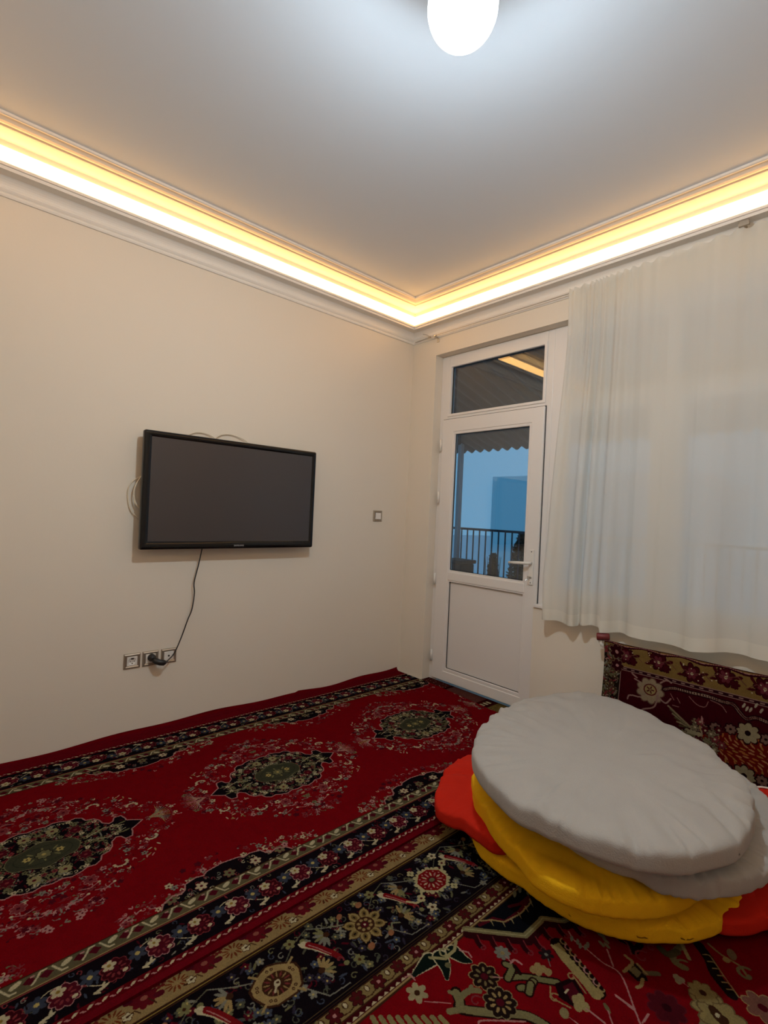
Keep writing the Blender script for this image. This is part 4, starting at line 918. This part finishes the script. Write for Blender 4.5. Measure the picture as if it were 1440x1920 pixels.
for i in range(len(YS)): V += [cpos(i, t, .0012) for t in T2]
for i in range(len(YS)-1):
    for j in range(n-1): F.append((i*n+j, (i+1)*n+j, (i+1)*n+j+1, i*n+j+1))
mk('hem', V, F, m_hem, cur, True)
b = B(); zc_ = wz(-2.29)+.018; b.box((-.082, -2.312, zc_), (-.078, -2.272, zc_+.042)); b.box((-.082, -2.312, zc_+.038), (-.045, -2.304, zc_+.042)); b.box((-.086, -2.314, zc_-.004), (-.070, -2.270, zc_+.010)); b.tube([(-.080, -2.292, zc_+.004), (-.035, -2.292, zc_+.006)], .006, 8)
tag(b.out('curtain_clip', m_silver, bevel=.001), 'small square metal clip on the top edge of the curtain', 'clip')

# ---------------------------------------------------------------- the pile of floor cushions
def cushion(name, pts, top, bot, mat, label, seed, zc=None, dents=(), wr=.006, folds=(), NT=360, flat=.55):
    """pts: rim points (x, y, z) in order; a soft slab between top and bot thickness, creased near the rim"""
    cx = sum(p[0] for p in pts)/len(pts); cy = sum(p[1] for p in pts)/len(pts)
    A = []
    for x, y, z in pts: A.append((math.atan2(y-cy, x-cx) % TAU, math.hypot(x-cx, y-cy), z))
    A.sort(); A = [(a-TAU, r, z) for a, r, z in A[-3:]]+A+[(a+TAU, r, z) for a, r, z in A[:3]]
    def at(th):
        for i in range(1, len(A)-2):
            if A[i][0] <= th < A[i+1][0]:
                t = (th-A[i][0])/(A[i+1][0]-A[i][0]); t = t*t*(3-2*t)*.5+t*.5
                return [A[i][k]+(A[i+1][k]-A[i][k])*t for k in (1, 2)]
        return A[-1][1:]
    R = [at(k*TAU/NT) for k in range(NT)]
    for _ in range(16): R = [[(R[k-1][j]+2*R[k][j]+R[(k+1) % NT][j])/4 for j in (0, 1)] for k in range(NT)]
    if zc is None: zc = sum(r[1] for r in R)/NT
    NP = 64; V = []; F = []
    for i in range(NP+1):
        ph = math.pi*i/NP; sp, cp_ = math.sin(ph), math.cos(ph)
        rho = abs(sp)**flat if False else (1-(1-abs(sp))**1.7); up = cp_ > 0
        hz = math.copysign(abs(cp_)**.72, cp_)*(top if up else bot)
        for k in range(NT):
            th = k*TAU/NT; r, zr = R[k]; c, s_ = math.cos(th), math.sin(th)
            rr_ = rho*r; x, y = cx+rr_*c, cy+rr_*s_
            z = zc+(zr-zc)*rho**2+hz
            e = max(0, (rho-.45)/.55)
            rg = 1-2.6*abs(noise.noise(Vector((c*5.5+seed, s_*5.5, rho*.9)))); rg2 = 1-2.6*abs(noise.noise(Vector((c*13, s_*13+seed, rho*1.6))))
            big = noise.noise(Vector((c*2.2, s_*2.2, seed+4)))
            cr = math.sin(th*11+5*noise.noise(Vector((c*2, s_*2, seed))))*.5+noise.noise(Vector((c*7, s_*7, rho*1.5+seed)))*1.3
            z += (.6*wr*cr*e*(1 if up else .4))*(1-.5*abs(cp_))+wr*(.75*rg*e*e+.6*rg2*e**3)*(1 if up else .5)*(1.25+1.6*big)+.012*noise.noise(Vector((x*2.6, y*2.6, seed*3)))*(1 if up else .3)+(.004*noise.noise(Vector((x*13, y*13, seed)))-.034*max(0, .20-abs(noise.noise(Vector((x*3.2+y*1.5, y*6-x*2.2, seed*2.)))))**1*2.2*max(0, noise.noise(Vector((x*2, y*2, seed+9)))+.25))*(1 if up else 0)
            pr = 1+(.006*cr+.008*rg+.004*rg2)*e*(1-e*.3); x, y = cx+rr_*c*pr, cy+rr_*s_*pr
            if up:
                for dx, dy, dr, dd in dents: z -= dd*math.exp(-((x-dx)**2+(y-dy)**2)/dr**2)
                for (ax, ay), (bx, by), w_, dd in folds:
                    L2 = (bx-ax)**2+(by-ay)**2; t = max(0, min(1, ((x-ax)*(bx-ax)+(y-ay)*(by-ay))/L2)); q = math.hypot(x-ax-t*(bx-ax), y-ay-t*(by-ay)); z -= dd*math.exp(-(q/w_)**2)*math.sin(math.pi*min(1, max(0, t*.9+.05)))
            V.append((x, y, max(z, .0135)))
    for i in range(NP):
        for k in range(NT): F.append((i*NT+k, i*NT+(k+1) % NT, (i+1)*NT+(k+1) % NT, (i+1)*NT+k))
    o = mk(name, V, F, mat, None, True); bm = bmesh.new(); bm.from_mesh(o.data); bmesh.ops.remove_doubles(bm, verts=bm.verts, dist=1e-5); bm.to_mesh(o.data); bm.free()
    return tag(o, label, 'cushion', 'floor cushions in the pile')
def PZ(z, *pp): return [(*hit(p[0], p[1], 2, p[2] if len(p) > 2 else z)[:2], p[2] if len(p) > 2 else z) for p in pp]
red_floor = PZ(.055, (1345, 1742), (1390, 1744), (1440, 1731))+[(-.60, -2.86, .06), (-.30, -2.75, .06), (-.20, -2.5, .06), (-.35, -2.35, .05), (-.7, -2.35, .045), (-.95, -2.42, .045)]
cushion('floor_cushion', red_floor, .045, .04, m_red, 'flat red cushion on the floor at the right end of the pile', 6, wr=.004)
yel_low = PZ(.062, (886, 1540), (884, 1556), (898, 1594), (930, 1622), (982, 1654), (1037, 1694), (1101, 1729), (1170, 1749), (1239, 1756), (1307, 1753), (1358, 1731), (1395, 1700))+[(-.62, -2.42, .07), (-.42, -2.15, .07), (-.45, -1.85, .07), (-.7, -1.62, .07), (-1.0, -1.62, .065)]
cushion('floor_cushion', yel_low, .050, .05, m_yellow, 'lower yellow cushion at the bottom of the pile', 3, wr=.006)
red_mid = PZ(.13, (890, 1420, .16), (849, 1437, .15), (826, 1470, .14), (816, 1500, .125), (818, 1525, .11), (838, 1538, .11), (868, 1545, .12), (900, 1570, .13), (925, 1590, .13))+[(-1.22, -2.0, .13), (-1.1, -2.3, .13), (-.7, -2.4, .12), (-.42, -2.2, .12), (-.42, -1.85, .13), (-.6, -1.60, .14)]
cushion('floor_cushion', red_mid, .045, .05, m_red, 'red cushion bulging out at the left side of the pile between the yellow ones', 4, wr=.004, folds=(((-1.24, -1.50), (-1.02, -1.72), .02, .012),))
yel_up = PZ(.185, (890, 1457), (888, 1498), (911, 1535), (938, 1576), (972, 1610), (1004, 1650), (1060, 1682), (1100, 1697, .18), (1147, 1706, .175), (1200, 1710, .17), (1245, 1706, .165), (1290, 1690, .16))+[(-.9, -2.50, .18), (-.55, -2.33, .2), (-.38, -2.1, .2), (-.42, -1.8, .2), (-.7, -1.62, .2), (-1.0, -1.6, .19)]
cushion('floor_cushion', yel_up, .055, .055, m_yellow, 'upper yellow cushion just under the grey cushions', 5, wr=.006, folds=(((-1.42, -2.05), (-1.36, -2.35), .03, .01),))
grey_low = PZ(.255, (1055, 1570), (1124, 1612), (1193, 1636), (1230, 1660, .24), (1266, 1672, .235), (1310, 1676, .235), (1358, 1672, .235), (1413, 1660, .24), (1452, 1630, .25), (1445, 1580, .26))+[(-.50, -2.50, .28), (-.32, -2.2, .29), (-.38, -1.85, .29), (-.65, -1.68, .29), (-1.0, -1.68, .28), (-1.3, -1.85, .27)]
cushion('floor_cushion', grey_low, .045, .05, m_grey, 'lower grey cushion sticking out at the right beneath the top one', 7, wr=.008, folds=(((-1.28, -2.42), (-1.05, -2.40), .03, .02),))
grey_top = PZ(.36, (889, 1402, .37), (893, 1448, .365), (929, 1492), (971, 1533), (1040, 1563), (1127, 1598), (1191, 1617), (1250, 1630), (1312, 1621), (1376, 1606), (1406, 1575), (1413, 1540), (1405, 1500), (1368, 1452), (1280, 1385), (1200, 1345), (1130, 1318), (1060, 1311), (1000, 1320), (950, 1340), (910, 1368, .37))
cushion('floor_cushion', grey_top, .068, .055, m_grey, 'large light grey cushion on the very top of the pile', 1, zc=.355, wr=.007,
        dents=((-1.05, -2.44, .022, .014), (-1.33, -2.21, .010, .006), (-.84, -2.24, .014, .006), (-1.22, -1.86, .010, .005), (-1.08, -2.50, .05, .006)),
        folds=(((-1.16, -2.62), (-1.00, -2.45), .016, .018), ((-1.08, -2.64), (-.93, -2.47), .014, .014), ((-1.26, -2.58), (-1.20, -2.44), .014, .010), ((-.92, -1.62), (-.80, -1.72), .016, .016), ((-.70, -1.62), (-.60, -1.74), .018, .012), ((-.5, -1.6), (-.52, -1.76), .018, .012), ((-1.46, -2.15), (-1.25, -2.1), .02, .008), ((-.93, -1.75), (-1.12, -2.0), .03, .006)))
red_side = PZ(.19, (1408, 1522), (1428, 1524), (1452, 1548), (1470, 1600))+[(-.72, -2.88, .12), (-.45, -2.9, .12), (-.22, -2.7, .15), (-.25, -2.5, .19), (-.45, -2.42, .19)]
rs = cushion('floor_cushion', red_side, .04, .07, m_red, 'red cushion with a white edge line behind the right end of the pile', 8, wr=.003)
cxs = sum(p[0] for p in red_side)/len(red_side); cys = sum(p[1] for p in red_side)/len(red_side)
P = spline([(cxs+(x-cxs)*.96, cys+(y-cys)*.96, z+.022) for x, y, z in red_side]+[(cxs+(red_side[0][0]-cxs)*.96, cys+(red_side[0][1]-cys)*.96, red_side[0][2]+.022)], 8)
ORG[rs.name] = rs.location.copy(); B().tube(P, .004, 8).out('piping', m_piping, rs, True, label='white piping')

# ---------------------------------------------------------------- outside: balcony, roof, railing, haze-tinted distance
struct(B().box((.22, -5, -.12), (2.56, 4.5, -.02)).out('balcony_floor', m_out))
V = []; F = []; NYR, NXR = 420, 6
for i in range(NYR+1):
    y = -4.2+8.4*i/NYR
    for j in range(NXR+1): t = j/NXR; V.append((.20+2.38*t, y, 2.86-.665*t+.022*math.sin(y*TAU/.143)))
for i in range(NYR):
    for j in range(NXR): a = i*(NXR+1)+j; F.append((a, a+1, a+NXR+2, a+NXR+1))
rf = mk('porch_roof', V, F, m_roofm, None, True); s_ = rf.modifiers.new('thickness', 'SOLIDIFY'); s_.thickness = .006
tag(rf, 'brown corrugated sheet roof with a wavy edge above the balcony', 'roof')
b = B()
for y in (-3.5, -1.8, 3.2): b.box((.2, y-.02, 2.66), (.24, y+.02, 2.8))
rl = thing('balcony_railing', (2.5, 0, 0), 'dark blue metal railing with upright bars around the balcony', 'railing')
B().box((2.475, -4.5, 1.115), (2.515, 4.2, 1.145)).out('top_rail', m_rail, rl); B().box((2.48, -4.5, .06), (2.51, 4.2, .085)).out('bottom_rail', m_rail, rl)
bar0 = None
for k in range(-42, 26):
    y = 1.443-.1008*(k+16)
    if y < -4.4: continue
    if bar0 is None: bar0 = box('railing_bar', (2.488, y-.007, .08), (2.502, y+.007, 1.118), m_rail, rl); y00 = y
    else:
        c = bar0.copy(); COL.objects.link(c); c.parent = rl; c.location.y = y-y00
ps = B(); ps.box((2.30, 1.352, -.02), (2.36, 1.41, 2.3)); tag(ps.out('porch_post', m_post, bevel=.005), 'pale grey post standing at the left side of the balcony', 'post')
bx = thing('patio_chest', (2.15, 1.22, -.02), 'dark brown patio chest in front of the railing, left', 'chest')
B().box((1.98, 1.02, -.02), (2.26, 1.34, .70)).out('body', m_dark, bx, bevel=.02); B().box((1.96, 1.00, .70), (2.275, 1.345, .745)).out('lid', m_dark, bx, bevel=.012)
rnd = random.Random(3)
def bush(x, y, r, h, n, label, top):
    t = thing('shrub', (x, y, -.6), label, 'shrub', None); b = B()
    for _ in range(n):
        a = rnd.random()*TAU; q = math.sqrt(rnd.random()); zz = rnd.random()**.7
        rr_ = r*q*(1.05-.75*zz**2); px, py, pz = x+rr_*math.cos(a)*.6, y+rr_*math.sin(a), -.2+(h+.2)*zz+.05*math.sin(py_*9 if (py_ := y+rr_*math.sin(a)) else 0)
        u = Vector((rnd.uniform(-1, 1), rnd.uniform(-1, 1), rnd.uniform(-.6, 1))).normalized(); v = u.cross(Vector((rnd.uniform(-1, 1), rnd.uniform(-1, 1), rnd.uniform(-1, 1)))).normalized(); s = rnd.uniform(.018, .034); c = Vector((px, py, pz))
        b.add([c-u*s, c+v*s*.5, c+u*s, c-v*s*.5], [(0, 1, 2, 3)])
    fo = b.out('foliage', m_leafm, t); fo['kind'] = 'stuff'
    b = B()
    for k in range(7): a = k*.9; b.tube([(x, y+.02*k, -.6), (x+.1*math.cos(a), y+r*.3*math.sin(a), .2), (x+.15*math.cos(a), y+r*.6*math.sin(a), h*.9)], [.012, .008, .003], 5)
    b.out('stem', m_leafm, t)
bush(2.85, 1.16, .13, .84, 1700, 'narrow dark leafy shrub just behind the railing, left of the wider one', 0)
bush(2.9, .70, .30, 1.08, 5200, 'wide dark leafy shrub behind the railing at the door handle', 0)
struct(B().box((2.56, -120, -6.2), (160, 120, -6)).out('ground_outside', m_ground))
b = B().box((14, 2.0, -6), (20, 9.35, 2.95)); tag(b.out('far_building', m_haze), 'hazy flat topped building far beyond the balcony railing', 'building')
